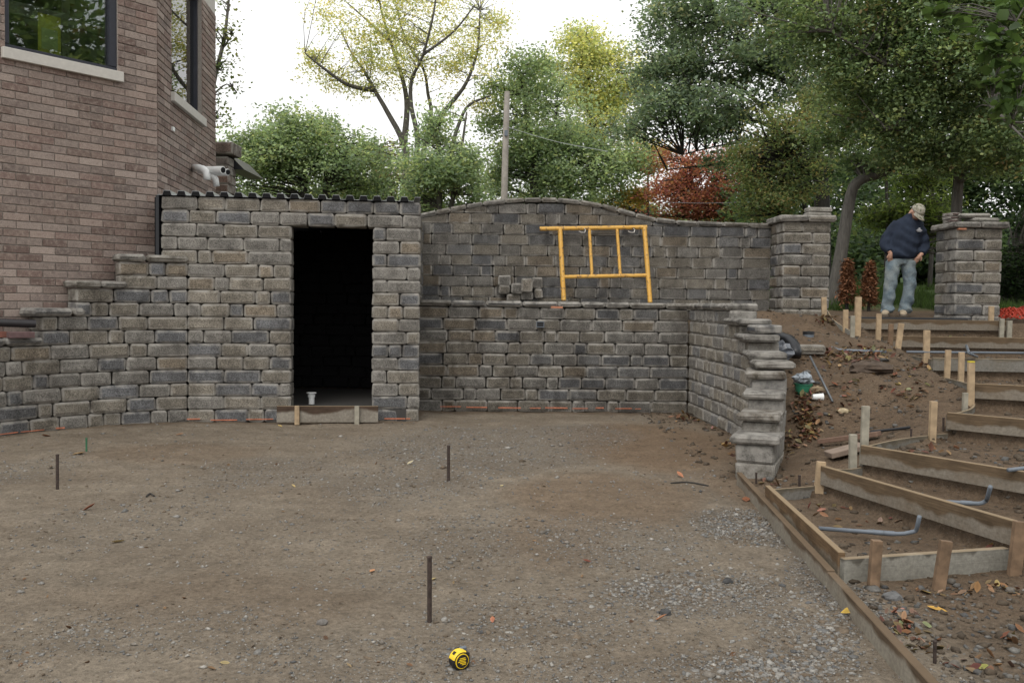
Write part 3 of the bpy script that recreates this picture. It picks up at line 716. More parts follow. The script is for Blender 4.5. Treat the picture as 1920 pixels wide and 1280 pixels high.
for i, (s, zz, wd, hgt, dpth) in enumerate(((.75, 4.62, 1.7, .14, .9), (.55, 4.4, .1, 1.6, 1.1), (1.15, 4.2, .1, 1.4, 1.3), (.9, 5.2, 1.4, .3, 1.6), (1.5, 4.3, .1, 1.6, 1.0))):
    MB().box(w1(s, zz, -dpth), (wd, .08, hgt), Matrix.Rotation(a1, 3, 'Z')).build('framing_timber', ply, house)
# yellow sheet taped inside the pane
yl = simple('yellow_sheet', (.85, .72, .10), .7, var=.15)
c0 = par1(104)
MB().box(w1(c0, 4.20, -.10), (.24, .004, .40), Matrix.Rotation(a1, 3, 'Z')).build('sheet', yl, (ys_ := thing('yellow_notice', 'yellow paper sheet taped inside the left house window', 'notice', tuple(w1(c0, 4.0, -.10)))))
MB().box(w1(c0, 4.14, -.094), (.17, .004, .22), Matrix.Rotation(a1, 3, 'Z')).build('print', simple('pale_paper', (.66, .66, .28), .7), ys_)
# vent pipes
def elbow(mb, pts, r, n=12): mb.tube(pts, r, n)
vt = thing('vent_pipes', 'white plastic vent pipes with elbows on the brick wall above the shed roof', 'pipe', tuple(w2(1.2, 2.9, .05)))
def pp(px, py, out): # point near facade 2
    s = par2(px - 4); p = w2(s, 0, out); q = D(px, py, p.y); return Vector((p.x, p.y, q.z))
A = D(366, 315, 12.15); 
def PV(px, py, Y): return D(px, py, Y)
yA = 12.0
mb = MB(); mb.tube([PV(364, 315, yA + .25), PV(372, 315, yA), PV(380, 317, yA - .04), PV(386, 322, yA - .05), PV(388, 330, yA - .05), PV(388, 337, yA - .05)], .048, 14).build('pipe_elbow', M['pvc'], vt, True)
mb = MB(); mb.tube([PV(374, 319, yA + .1), PV(418, 319, yA - .1)], .050, 14).build('pipe', M['pvc'], vt, False, 40)
mb = MB(); mb.tube([PV(384, 323, yA + .35), PV(427, 323, yA + .2)], .046, 14).build('pipe', M['pvc'], vt, False, 40)
mb = MB(); mb.tube([PV(390, 326, yA + .35), PV(399, 330, yA + .3), PV(404, 336, yA + .28), PV(406, 349, yA + .28)], .042, 14).build('pipe_elbow', M['pvc'], vt, True)
MB().tube([PV(417.5, 319, yA - .098), PV(419, 319, yA - .104)], .038, 12).tube([PV(426.5, 323, yA + .2), PV(428, 323, yA + .194)], .036, 12).build('pipe_mouth', M['dark'], vt)
e = thing('wall_tag', 'small white tag fixed to the brick wall below the side window', 'tag', tuple(w2(par2(322), 3.3, .03))); q = w2(par2(322), D(322, 242, w2(par2(322), 0).y).z, .02)
MB().box(q, (.09, .02, .05), Matrix.Rotation(a2, 3, 'Z')).build('plate', M['pvc'], e)
# pier and dark eave behind the house
pier = thing('brick_pier', 'brown block pier with a flat cap and dark eave behind the house corner', 'pier', tuple(D(416, 360, 15) + Vector((0, 0, -1))))
p0 = D(405, 290, 15); p1 = D(430, 290, 15); zb = 1.2; ztp = D(416, 288, 15).z
for k in range(int((ztp - zb) / .15)):
    put_block(pier, 'block', ((p0.x + p1.x) / 2 - .06, 15, zb + .075 + k * .15), 0, p1.x - p0.x + .1, .4, .145, M['stone'], pick([((.15, .10, .08), 1), ((.12, .10, .09), 1)]))
put_block(pier, 'cap_stone', ((p0.x + p1.x) / 2 - .04, 14.95, ztp + .09), 0, p1.x - p0.x + .22, .5, .19, M['stone'], (.13, .095, .078, 1))
a, b_, c_ = D(428, 288, 15.3), D(458, 318, 15.3), D(428, 318, 15.3); off = Vector((0, 1.2, 0))
MB().add([a, b_, c_, a + off, b_ + off, c_ + off], [[0, 2, 1], [3, 4, 5], [0, 1, 4, 3], [1, 2, 5, 4], [0, 3, 5, 2]]).build('eave', M['black'], pier)
# ================================================================== stair formwork
fd = {f[0]: f for f in FORM}; order = [f[0] for f in FORM]
BH = .135
flab = {'F2': ('lowest stair form with a whitish cement-crusted front board and long side board', 'board_white'), 'F3': ('second stair form from the bottom, long board slanting back above the grey conduit', 'board'),
        'F4': ('third stair form from the bottom with a curved side board', 'board'), 'F5': ('fourth stair form from the bottom with a short curved side board', 'board'),
        'F6': ('fifth stair form from the bottom, just above the mid-stair soil', 'board'), 'F7': ('third stair form from the top, below the long grey pipe', 'board_old'),
        'F8': ('second stair form from the top with pale stakes along its left end', 'board'), 'F9': ('topmost stair form board below the standing man', 'board')}
forms = {}
for k in order:
    nm, a, b, z = fd[k]; lb, mt = flab[k]
    t = thing('stair_form', lb, 'formwork', (a[0], a[1], z - BH), 'stair formwork boards'); forms[k] = t
    A, B = Vector((a[0], a[1], z - BH / 2)), Vector((b[0], b[1], z - BH / 2))
    sag = Vector((0, 0, rng.uniform(-.006, .006)))
    mb = MB()
    if k == 'F2': mb.beam(A + Vector((0, 0, -.005)), B + Vector((0, 0, -.005)), .04, .15, bev=.003)
    else:
        mid_ = (A + B) / 2 + sag; mb.beam(A, B + sag, .038, BH, bev=.003)
    mb.build('riser_board', M[mt], t)
for i, k in enumerate(order[1:-1], 1):                 # curved side boards closing each tread
    a = Vector(fd[k][1]); b = Vector(fd[order[i + 1]][1]); z = fd[k][3]
    n = Vector((-(b - a).y, (b - a).x)).normalized(); bulge = .06 if k in ('F4', 'F5', 'F8', 'F3') else .03
    pts = []
    for j in range(9):
        u = j / 8; q = a.lerp(b, u) + n * (-bulge) * math.sin(math.pi * u) * (1 if k != 'F4' else -1); pts.append(q)
    mb = MB(); hh = .13; rings = []
    for j, q in enumerate(pts):
        tdir = (pts[min(j + 1, 8)] - pts[max(j - 1, 0)]).normalized(); nn = Vector((-tdir.y, tdir.x)) * .009
        zz = z - .02
        rings.append([(q.x - nn.x, q.y - nn.y, zz - hh), (q.x + nn.x, q.y + nn.y, zz - hh), (q.x + nn.x, q.y + nn.y, zz), (q.x - nn.x, q.y - nn.y, zz)])
    mb.loft(rings).build('side_board', M['board_old'], forms[k])
# lowest tread: long left side board, short back piece, top tread: curved plate by the pillar
mb = MB(); mb.beam((1.675, 4.52, .09), (1.765, 6.17, .10), .036, .135, bev=.003).build('side_board', mat_board('form_board_stained', (.155, .10, .056), (.25, .215, .165), .45, 1.0, 5), forms['F2'])
mb = MB(); mb.beam((1.77, 6.2, .06), (2.17, 6.36, .06), .02, .14).build('side_board', M['board_old'], forms['F2'])
c0, c1 = D(1552, 583, 12.3), D(1600, 622, 11.6)
for (pa, pb, ya, yb, f) in (((1552, 594), (1612, 640), 12.35, 11.2, 'F9'),):
    A, B = D(*pa, ya), D(*pb, yb); rings = []
    for j in range(7):
        u = j / 6; q = A.lerp(B, u) + Vector((-.10, -.05, 0)) * math.sin(math.pi * u)
        rings.append([(q.x - .008, q.y, q.z - .1), (q.x + .008, q.y, q.z - .1), (q.x + .008, q.y, q.z + .08), (q.x - .008, q.y, q.z + .08)])
    MB().loft(rings).build('side_board', M['board_white'], forms[f])
def stake(form, top, base, Y, wpx, mt, dy=.0):
    A = D(*top, Y); B = D(*base, Y + dy); B = B + (B - A).normalized() * .10; wd = wpx / F * Y
    mb = MB(); mb.beam(B, A, wd, wd * .55 if wd > .05 else wd * .8, up=(0, 1, 0), bev=.002).build('stake', M[mt], forms[form])
for args in [('F9', (1544.5, 557), (1546, 606), 12.25, 9, 'stake'), ('F9', (1585.6, 580.5), (1585, 634), 11.5, 9, 'stake'), ('F8', (1609.6, 556.6), (1607, 644), 11.2, 11, 'stake'),
             ('F8', (1648, 588), (1646, 655), 11.0, 9, 'stake'), ('F8', (1671, 607), (1668, 665), 10.9, 9, 'stake_brown'), ('F8', (1690, 606), (1681, 673), 10.7, 10, 'stake'),
             ('F8', (1599, 592), (1598, 637), 11.1, 8, 'stake_grey'),
             ('F7', (1738, 619), (1736, 699), 9.5, 11, 'stake'), ('F7', (1778, 656), (1775, 719), 9.0, 10, 'stake'), ('F7', (1803, 660), (1801, 740), 8.75, 10, 'stake'),
             ('F6', (1821, 680), (1820, 755), 8.05, 12, 'stake'), ('F5', (1810, 736), (1809, 765), 7.75, 9, 'stake_grey'), ('F9', (1859, 574), (1858, 602), 12.2, 9, 'stake'),
             ('F9', (1879, 597), (1878, 622), 12.02, 8, 'stake_grey'), ('F9', (1893, 601), (1892, 623), 12.05, 9, 'stake_grey'),
             ('F4', (1623.5, 761), (1619, 868), 6.5, 14, 'stake_grey'), ('F4', (1599.5, 814), (1599, 870), 6.42, 13, 'stake_grey'), ('F4', (1750.5, 752), (1748, 814), 7.05, 12, 'stake'),
             ('F3', (1540, 865), (1536, 909), 6.34, 16, 'stake'), ('F2', (1644, 1012), (1636, 1117), 4.44, 19, 'stake_brown', -.0),
             ('F2', (1774, 1013), (1755, 1132), 4.42, 22, 'stake_brown'), ('F2', (1913, 977), (1898, 1106), 4.62, 23, 'stake_brown')]: stake(*args)
MB().box(D(1821, 678, 8.05), (.05, .035, .012)).build('paint_mark', simple('yellow_paint', (.55, .45, .04), .8), forms['F6'])
# long low edging board
ed = thing('edging_board', 'long low edging board running along the gravel to the bottom right corner', 'board', (1.6, 5, 0))
MB().beam((1.785, 7.02, .028), (1.58, 4.4, .028), .04, .145, bev=.003).build('plank', M['board_low'], ed); MB().beam((1.578, 4.39, .022), (1.36, 1.6, .022), .04, .145, bev=.003).build('plank', M['board_low'], ed)
# black felt strip and door threshold form
fs_ = thing('drain_mat', 'black drain mat lying behind the topmost stair board at the man\'s feet', 'mat', (5.2, 12.3, 1.24))
MB().box((5.25, 12.33, 1.245), (1.75, .32, .06), Matrix.Rotation(.01, 3, 'Z'), .01).build('mat', M['black'], fs_)
th = thing('threshold_form', 'stained form board with two stakes across the foot of the dark doorway', 'formwork', (-2.3, 10.2, 0))
ya = 10.26; A, B = D(519, 776, ya - .10), D(709, 776, ya + .08)
MB().beam(A, B, .038, .185, bev=.003).build('riser_board', mat_board('door_form_board', (.075, .05, .035), (.27, .245, .205), .62, 1.0, 2.2), th)
for px, mt in ((559.5, 'stake_brown'), (671, 'stake_grey')):
    p = D(px, 777, ya - .08 + (px - 519) / 190 * .17); MB().box((p.x, p.y - .062, p.z), (.052, .03, .215), None, .002).build('stake', M['stake'] if mt == 'stake_brown' else M['stake_grey'], th)
# ---- drain pipe stub in the doorway
st = thing('drain_pipe', 'short white capped drain pipe standing on the floor just inside the dark doorway', 'pipe', tuple(D(584, 750, 10.95)))
p = D(584, 750, 10.95); p.z = .146
MB().lathe([(.036, 0), (.036, .09)], p, 14).build('pipe', M['pvc'], st, False, 40); MB().lathe([(.045, .085), (.045, .118), (.03, .12), (.03, .128), (.06, .13), (.06, .142), (.02, .143)], p, 14).build('cap', M['pvc'], st, False, 40)
# ================================================================== yellow scaffold frame
def paint_worn():
    m, t, b = mat_new('worn_yellow_paint'); g = nnode(t, 'ShaderNodeNewGeometry'); n = noise(t, g.outputs['Position'], 22, 5, .7)
    t.links.new(mixc(t, ramp(t, n, [(.36, 1.0), (.46, 0.0)]), mixc(t, noise(t, g.outputs['Position'], 5, 3), (.60, .30, .03), (.58, .36, .09)), (.15, .08, .045)), b.inputs['Base Color']); b.inputs['Roughness'].default_value = .5; return m
M['yellow'] = paint_worn()
sc = thing('scaffold_frame', 'worn yellow tubular scaffold frame leaning on the arched wall', 'scaffold', tuple(D(1140, 565, 12.72)))
yb, yt = 12.72, 12.99
def Q(px, py): u = (567 - py) / (567 - 425); return D(px, py, yb + (yt - yb) * u)
for pts, r, nm in ((((1057, 563), (1050, 429)), .033, 'post'), (((1219, 567), (1208, 424)), .033, 'post'), (((1012, 429), (1213, 426)), .030, 'top_rail'), (((1056, 519), (1214, 516)), .026, 'cross_rail'),
                   (((1105, 430), (1110, 517)), .022, 'upright'), (((1157, 430), (1163, 516)), .022, 'upright')):
    MB().tube([Q(*q) for q in pts], r, 12).build(nm, M['yellow'], sc, False, 40)
for px in (1092, 1184):
    p = Q(px, 434); MB().tube([p + Vector((-.05, -.02, 0)), p + Vector((-.02, -.05, -.02)), p + Vector((.03, -.05, -.02)), p + Vector((.04, -.04, .02)), p + Vector((.02, -.04, .04))], .008, 6).build('lock_pin', simple('steel_pin', (.5, .48, .45), .4, .8) if px < 1100 else bpy.data.materials['steel_pin'], sc)
# ================================================================== pins in the ground
def pin(label, x, ytop, ybase, wpx, mt='steel', name='steel_pin'):
    b = hit(x, ybase); b.z -= .0; h = (ybase - ytop) / F * b.y; r = max(wpx / 2 / F * b.y, .005)
    e = thing(name, label, 'pin', tuple(b), 'pins driven into the ground')
    A = D(x, ytop, b.y); MB().tube([b + Vector((0, 0, -.04)), A - Vector((0, 0, .006))], r, 8).build('rod', M[mt], e, False, 40); MB().lathe([(r * 1.18, -.006), (r * 1.2, .0), (r * .9, .003)], A, 8).build('head', M[mt], e)
M['green'] = simple('green_paint', (.03, .12, .06), .6)
pin('rusty steel pin standing in the foreground above the tape measure', 805.5, 1043, 1166, 9); pin('rusty steel pin in the middle of the patio below the wall corner', 841, 835, 902, 6)
pin('rusty steel pin near the left edge of the patio', 107.5, 852, 917, 6); pin('thin green stake beside the leaves near the left wall', 162, 821, 846, 3.5, 'green', 'green_stake')
pin('short black pin beside the foot of the stepped wall', 1418, 886, 906, 4); pin('short rusty pin left of the lowest stair form', 1499, 891, 911, 5)
pin('short rusty pin in the soil at the bottom right corner', 1753, 1201, 1243, 7); pin('short dark pin beside the curved side board', 1708.5, 804, 823, 4); pin('short dark pin left of the fourth stair form', 1769, 783, 806, 4)
# ================================================================== conduits on the steps
def conduit(label, pts, r, mt='conduit', cat='pipe', coll=None, lift=0.0):
    P_ = []
    for q in pts: P_.append(Vector(q) if len(q) == 3 and q[2] < 0 else (G(q[0], q[1], q[2])))
    e = thing('grey_conduit' if mt == 'conduit' else 'black_pipe', label, cat, tuple(P_[0]), 'electrical conduits in the steps')
    # round the corners
    pp_ = [P_[0]]
    for a, b, c in zip(P_, P_[1:], P_[2:]):
        pp_ += [a.lerp(b, .8), a.lerp(b, .93).lerp(b.lerp(c, .07), .35), b.lerp(c, .2)]
    pp_.append(P_[-1]); MB().tube(pp_, r, 10).build('tube', M[mt], e, True)
    if coll:
        for u in coll: q = P_[0].lerp(P_[1], u); d_ = (P_[1] - P_[0]).normalized() * .03; MB().tube([q - d_, q + d_], r * 1.2, 10).build('collar', M[mt], e, False, 40)
conduit('grey conduit with an upturned end on the lowest tread', [(1535, 990, .10), (1690, 1001, .10), (1718, 995, .12), (1724, 968, .22)], .0125, coll=(.73, .85))
conduit('grey conduit with an upturned end on the second tread', [(1750, 939, .235), (1838, 944, .235), (1850, 938, .25), (1857, 912, .36)], .0125, coll=(.7,))
conduit('short grey conduit end crossing the third stair board at the right edge', [(1890, 881, .425), (1960, 873, .44)], .013)
conduit('long dark grey pipe lying along the tread near the top of the steps', [(1700, 659.5, .94), (1940, 662, .94)], .012)
conduit('thin grey conduit bending down over the third board from the top', [(1812, 648, 1.0), (1817, 662, .95), (1832, 669, .90)], .014)
def hp(px, py, up=.02): p = hit(px, py); p.z += up; return p
e = thing('grey_conduit', 'grey conduit bending from the capped pipe stub across the mound', 'pipe', tuple(hp(1525, 640)), 'electrical conduits in the steps')
pts = [D(1519, 637, 10.45), D(1545, 647, 10.2), D(1572, 656, 10.0), D(1600, 657.5, 9.95), D(1662, 660, 9.85)]
MB().tube(pts, .018, 10).build('tube', M['conduit'], e, True)
e = thing('grey_conduit', 'straight grey conduit running from the capped stub to the pale stakes', 'pipe', tuple(D(1525, 637, 10.5)), 'electrical conduits in the steps')
MB().tube([D(1522, 637, 10.5), D(1597, 634, 10.9)], .016, 10).build('tube', M['conduit'], e, True)
ps = D(1515.5, 641, 10.5); e = thing('pipe_stub', 'grey pipe stub with a black cap standing on the mound', 'pipe', tuple(ps))
MB().lathe([(.062, -.15), (.062, .09)], ps, 16).build('pipe', M['conduit'], e, False, 40); MB().lathe([(.066, .09), (.066, .12), (.058, .123)], ps, 16).build('cap', M['black'], e, False, 40)
# ---- black drain pipe, plastic, bucket, cup, rods, boards
e = thing('drain_hose', 'black bent drain pipe lying behind the stepped wall', 'pipe', tuple(D(1470, 640, 9.6)))
MB().tube([D(1440, 628, 9.9), D(1462, 632, 9.75), D(1480, 638, 9.6), D(1489, 648, 9.5), D(1492, 660, 9.42), D(1491, 668, 9.4)], .062, 14).build('tube', M['black'], e, True)
plast = simple('clear_plastic', (.10, .11, .13), .25, var=.3, spec=.8)
def crumple(name, label, cat, c, r, seed, mt, grp=None):
    e = thing(name, label, cat, tuple(c), grp); rr = random.Random(seed); mb = MB(); mb.ell((0, 0, 0), r, 14, 9)
    mb.v = [(v[0] * (1 + rr.uniform(-.3, .3)) + c[0], v[1] * (1 + rr.uniform(-.3, .3)) + c[1], v[2] * (1 + rr.uniform(-.35, .3)) + c[2]) for v in mb.v]
    mb.build('sheet', mt, e); return e
crumple('plastic_bag', 'dark crumpled plastic bag hanging over the black drain pipe', 'bag', D(1466, 660, 9.25), (.11, .08, .10), 3, plast)
crumple('plastic_wrap', 'clear crumpled plastic wrap over the green tub', 'bag', D(1507, 709, 8.9), (.10, .08, .06), 5, simple('clear_wrap', (.22, .25, .28), .2, var=.5, spec=.8))
p = hp(1506, 735, 0); e = thing('green_tub', 'small green plastic tub beside the stepped wall', 'tub', tuple(p)); MB().lathe([(.07, -.02), (.085, .07), (.092, .075), (.092, .085), (.08, .085), (.065, 0)], p, 16).build('tub', simple('green_plastic', (.03, .17, .10), .4), e, False, 40)
p = hp(1533, 750, .03); e = thing('white_cup', 'white foam cup lying on leaves on the mound', 'cup', tuple(p)); Mr = Matrix.Rotation(R(90), 3, 'Y')
MB().lathe([(.026, -.05), (.036, .045), (.038, .05), (.033, .05), (.024, -.04)], p, 14, Mr).build('cup', M['pvc'], e, False, 40)
e = thing('steel_bar', 'thin grey steel bar leaning across the mound', 'bar', tuple(hp(1561, 756))); MB().tube([D(1519, 668, 9.2), hp(1561, 757)], .011, 8).build('bar', simple('grey_steel', (.13, .14, .15), .5, .5), e, True)
def rock(label, px, py, r, c, seed, name='rock', sq=.6):
    p = hp(px, py, r * sq * .3); e = thing(name, label, name.split('_')[-1], tuple(p)); rr = random.Random(seed); mb = MB(); mb.ell((0, 0, 0), (r * 1.3, r, r * sq), 9, 6)
    mb.v = [(v[0] * rr.uniform(.8, 1.2) + p.x, v[1] * rr.uniform(.8, 1.2) + p.y, v[2] * rr.uniform(.8, 1.2) + p.z) for v in mb.v]; mb.build('rock_body', simple(label[:12], c, .9, var=.3, bmp=.5), e)
rock('pale yellowish rock lying on the mound', 1580, 772, .045, (.38, .31, .2), 1); rock('flat tan rock below the stepped wall among leaves', 1532, 733, .06, (.25, .19, .12), 2)
rock('dark grey stone on the gravel of the patio', 1247, 1150, .022, (.05, .05, .05), 4, sq=.8); rock('dark stone on the gravel beside the edging board', 1364, 1092, .022, (.045, .045, .045), 5, sq=.8)
rock('round grey stone beside the lowest stair stake', 1672, 1122, .035, (.11, .11, .11), 6, sq=.8); rock('grey stone lying in the lower right soil', 1690, 1152, .03, (.13, .12, .11), 7)
rock('pale stone at the left of the patio soil', 604, 1169, .02, (.14, .13, .12), 8, sq=.8); rock('brown clump of soil crowning the mound', 1634, 694, .19, (.07, .05, .036), 9, 'soil_clump', .4)
def plank(label, a, b, wd, hg, mt, ya=None):
    A, B = hp(*a, .04), hp(*b, .04); e = thing('plank', label, 'plank', tuple(A), 'loose planks on the mound'); MB().beam(A, B, wd, hg, bev=.004).build('board', mt, e)
rb = simple('red_brown_timber', (.17, .105, .075), .8, var=.25)
plank('long red-brown plank lying behind the grey stake on the mound', (1537, 836), (1648, 822), .10, .04, rb); plank('short wide red-brown plank lying before the grey stake', (1552, 862), (1618, 845), .14, .045, simple('grey_brown_timber', (.21, .16, .125), .8))
e = thing('black_pipe', 'thin black pipe lying on the mound beside the curved side board', 'pipe', tuple(hp(1632, 816))); MB().tube([hp(1632, 816, .03), hp(1668, 812, .03), hp(1705, 808, .03)], .012, 8).build('tube', M['black'], e, True)
p = hp(1517, 660, .03); e = thing('concrete_slab', 'grey concrete slab half buried beside the pipe stub', 'slab', tuple(p)); put_block(e, 'stone', (p.x, p.y - .1, p.z), .05, .3, .3, .09, M['stone'], (.19, .17, .14, 1))
# ---- pipe and pavers on the left cap
z4 = 6 * C + .08; e = thing('ribbed_pipe', 'dark ribbed pipe resting on red pavers at the left edge', 'pipe', (-5.2, 9.2, z4))
A, B = D(-30, 603, 8.95), D(66, 607, 9.25); A.z = B.z + .02
n_ = 40; MB().tube([A.lerp(B, i / n_) for i in range(n_ + 1)], [.040 if i % 2 else .044 for i in range(n_ + 1)], 14).build('tube', simple('brown_black_pipe', (.022, .02, .022), .45), e, False, 50)
for i, (xa, xb, c, lb) in enumerate(((-20, 15, (.28, .12, .09), 'red brick paver under the ribbed pipe at the left edge'), (15, 62, (.12, .075, .075), 'dark purple paver under the ribbed pipe beside the stepped wall'))):
    a, b = D(xa, 618, 9.0), D(xb, 618, 9.17); e = thing('paver_brick', lb, 'brick', tuple(a), 'pavers on the left wall cap'); a.z = b.z = z4 + .033
    mb = MB(); mb.beam(a, b, .1, .06, bev=.004).build('stone', simple('paver%d' % i, c, .9, var=.2), e)
# ---- orange safety net
e = thing('safety_net', 'crumpled orange-red safety netting on the ground at the right edge', 'net', (7.0, 12.6, 1.3)); rr = random.Random(4); mb = MB(); nu, nv = 30, 14
pt = lambda i, j: Vector((6.78 + .045 * i, 12.3 + .06 * j, 1.30 + .17 * math.sin(math.pi * j / nv) * min(1, i / 5) * (.75 + .25 * math.sin(i * .7)) + .03 * math.sin(i * 1.9 + j * 1.3)))
for i in range(nu):
    for j in range(nv):
        for q in ((i + 1, j), (i, j + 1)):
            if q[0] < nu and q[1] < nv: mb.beam(pt(i, j), pt(*q), .012, .014)
o = mb.build('mesh', simple('orange_red_plastic', (.36, .04, .02), .6), e)
# ================================================================== tape measure
tp = G(861, 1252); tp.z = float(height(tp.x, tp.y)) + .002
tm = thing('tape_measure', 'yellow and black tape measure standing on the soil in the foreground', 'tape measure', tuple(tp), None, R(38))
Mt = Matrix.Translation(tp) @ Matrix.Rotation(R(34), 4, 'Z')
def dprof(r, h, n=28):
    out = []
    for i in range(n):
        a = 2 * math.pi * i / n; x, z = r * math.cos(a), r * math.sin(a)
        if z < -h: z = -h
        if x > 0: x = min(r * .98, x * 1.25)
        if x > 0 and z < 0: z = max(-h, z * 1.25)
        out.append((x, z + h))
    return out
def ext(prof, y0, y1, bv=.004):
    c = Vector((0, .035)); rings = []
    for y, k in ((y0, .9), (y0 + (bv if y1 > y0 else -bv), 1.0), (y1 - (bv if y1 > y0 else -bv), 1.0), (y1, .9)):
        rings.append([Mt @ Vector((c.x + (x - c.x) * k, y, c.y + (z - c.y) * k)) for x, z in prof])
    return rings
pr_ = dprof(.037, .034)
ty_ = simple('tape_yellow', (.80, .55, .02), .35, var=.05); tb_ = simple('tape_black', (.014, .014, .016), .5); tg = simple('tape_grey', (.12, .14, .17), .5)
mb = MB(); mb.loft(ext(pr_, -.02, .02)); 
o = mb.build('case', [ty_, tb_], tm, False, 40)
inv = Mt.inverted()
for f in o.data.polygons:
    c = inv @ f.center; f.material_index = 1 if (len(f.vertices) > 10 or c.z < .040 + .4 * max(0, c.x) or c.x > .018) else 0
Mf = (Mt @ Matrix.Translation((0, -.021, .034)) @ Matrix.Rotation(R(90), 4, 'X'))
MB().lathe([(.0285, -.002), (.0285, .0015), (.026, .002)], Mf.translation, 24, Mf.to_3x3()).build('rim', ty_, tm); MB().lathe([(.0255, -.002), (.0255, .0026), (.02, .003)], Mf.translation, 24, Mf.to_3x3()).build('label_disc', tb_, tm)
for (x, z, l) in ((0, .012, .024), (0, .006, .03), (-.004, .0, .032), (.002, -.006, .026), (.006, -.012, .018)):
    MB().box(Mt @ Vector((x, -.0245, .034 + z)), (l, .001, .003), Mt.to_3x3()).build('print_line', ty_, tm)
MB().box(Mt @ Vector((-.022, 0, .062)), (.014, .016, .004), Mt.to_3x3() @ Matrix.Rotation(R(-48), 3, 'Y')).build('lock_button', tb_, tm)
MB().box(Mt @ Vector((.026, .018, .045)), (.03, .016, .055), Mt.to_3x3(), .004).build('belt_clip', tg, tm)
print('P3 ok')
# ================================================================== vegetation
def tubes_np(mb, pts, r0, r1, n=6):
    k = len(pts); mb.tube(pts, [r0 + (r1 - r0) * (i / (k - 1)) ** .8 for i in range(k)], n)
def curve(pts, sub=4):
    P_ = [Vector(p) for p in pts]; out = []
    for i in range(len(P_) - 1):
        a, b, c, d = P_[max(i - 1, 0)], P_[i], P_[i + 1], P_[min(i + 2, len(P_) - 1)]
        for j in range(sub):
            t = j / sub; out.append(.5 * ((2 * b) + (c - a) * t + (2 * a - 5 * b + 4 * c - d) * t * t + (3 * b - a - 3 * c + d) * t ** 3))
    out.append(P_[-1]); return out
def leaves(rs, centers, per, sig, size, pal, flat=.6, lum=.25, asp=.55, six=False, droop=0.0):
    """centers (n,3); returns verts, faces, colours"""
    n = len(centers); N = n * per
    c = np.repeat(centers, per, 0) + rs.normal(0, 1, (N, 3)) * np.array([sig, sig, sig * flat])
    ci = rs.choice(len(pal), n, p=np.array([p[1] for p in pal]) / sum(p[1] for p in pal)); base = np.array([p[0] for p in pal])[ci]
    li = rs.choice(len(pal), N, p=np.array([p[1] for p in pal]) / sum(p[1] for p in pal)); own = np.array([p[0] for p in pal])[li]
    cl = np.repeat(base, per, 0) * .65 + own * .35
    cl = cl * np.repeat(rs.uniform(1 - lum, 1 + lum, (n, 1)), per, 0) * rs.uniform(.75, 1.25, (N, 1))
    a = rs.normal(0, 1, (N, 3)); a[:, 2] = a[:, 2] * .6 - droop; a /= np.linalg.norm(a, axis=1, keepdims=True)
    up = np.stack([rs.normal(0, .7, N), rs.normal(0, .7, N), np.ones(N)], 1)
    b = np.cross(up, a); b /= np.linalg.norm(b, axis=1, keepdims=True) + 1e-9; nn = np.cross(a, b)
    s = size * rs.uniform(.65, 1.3, (N, 1)); A = a * s * .5; B = b * s * .5 * asp
    if six:
        V = np.stack([c - A, c - A * .35 + B + nn * s * .08, c + A * .35 + B * .8 + nn * s * .08, c + A, c + A * .35 - B * .8 + nn * s * .08, c - A * .35 - B + nn * s * .08], 1); k = 6
        b0 = np.arange(N)[:, None] * 6; Fc = np.concatenate([b0 + np.array([0, 1, 2, 3]), b0 + np.array([0, 3, 4, 5])], 0)
    else:
        V = np.stack([c - A, c + B, c + A, c - B], 1); k = 4; Fc = np.arange(N)[:, None] * 4 + np.array([0, 1, 2, 3])
    return V.reshape(-1, 3), Fc, np.repeat(cl, k, 0)
def blob_centers(rs, blobs):
    out = []
    for px, py, Y, rx, ry, dep, n in blobs:
        c = np.array(D(px, py, Y)); rad = np.array([rx / F * Y, dep, ry / F * Y])
        m_ = max(4, n // 13); d = rs.normal(0, 1, (m_, 3)); d /= np.linalg.norm(d, axis=1, keepdims=True)
        sub = d * rs.uniform(.25, 1.08, (m_, 1)) ** .5 * rad                  # boughs: lumps with gaps between them
        k = rs.randint(0, m_, n); g = rs.normal(0, 1, (n, 3)) * rs.uniform(.7, 1.3, (m_, 1))[k]
        out.append(c + sub[k] + g * np.array([.21, .21, .15]) * rad)
    return np.concatenate(out)
GREEN = [((0.276, 0.360, 0.234), 4), ((0.348, 0.432, 0.258), 3), ((0.204, 0.282, 0.198), 3), ((0.432, 0.456, 0.240), 1.4)]  # leaf greens lifted and greyed: veiling sky glare put into the colour
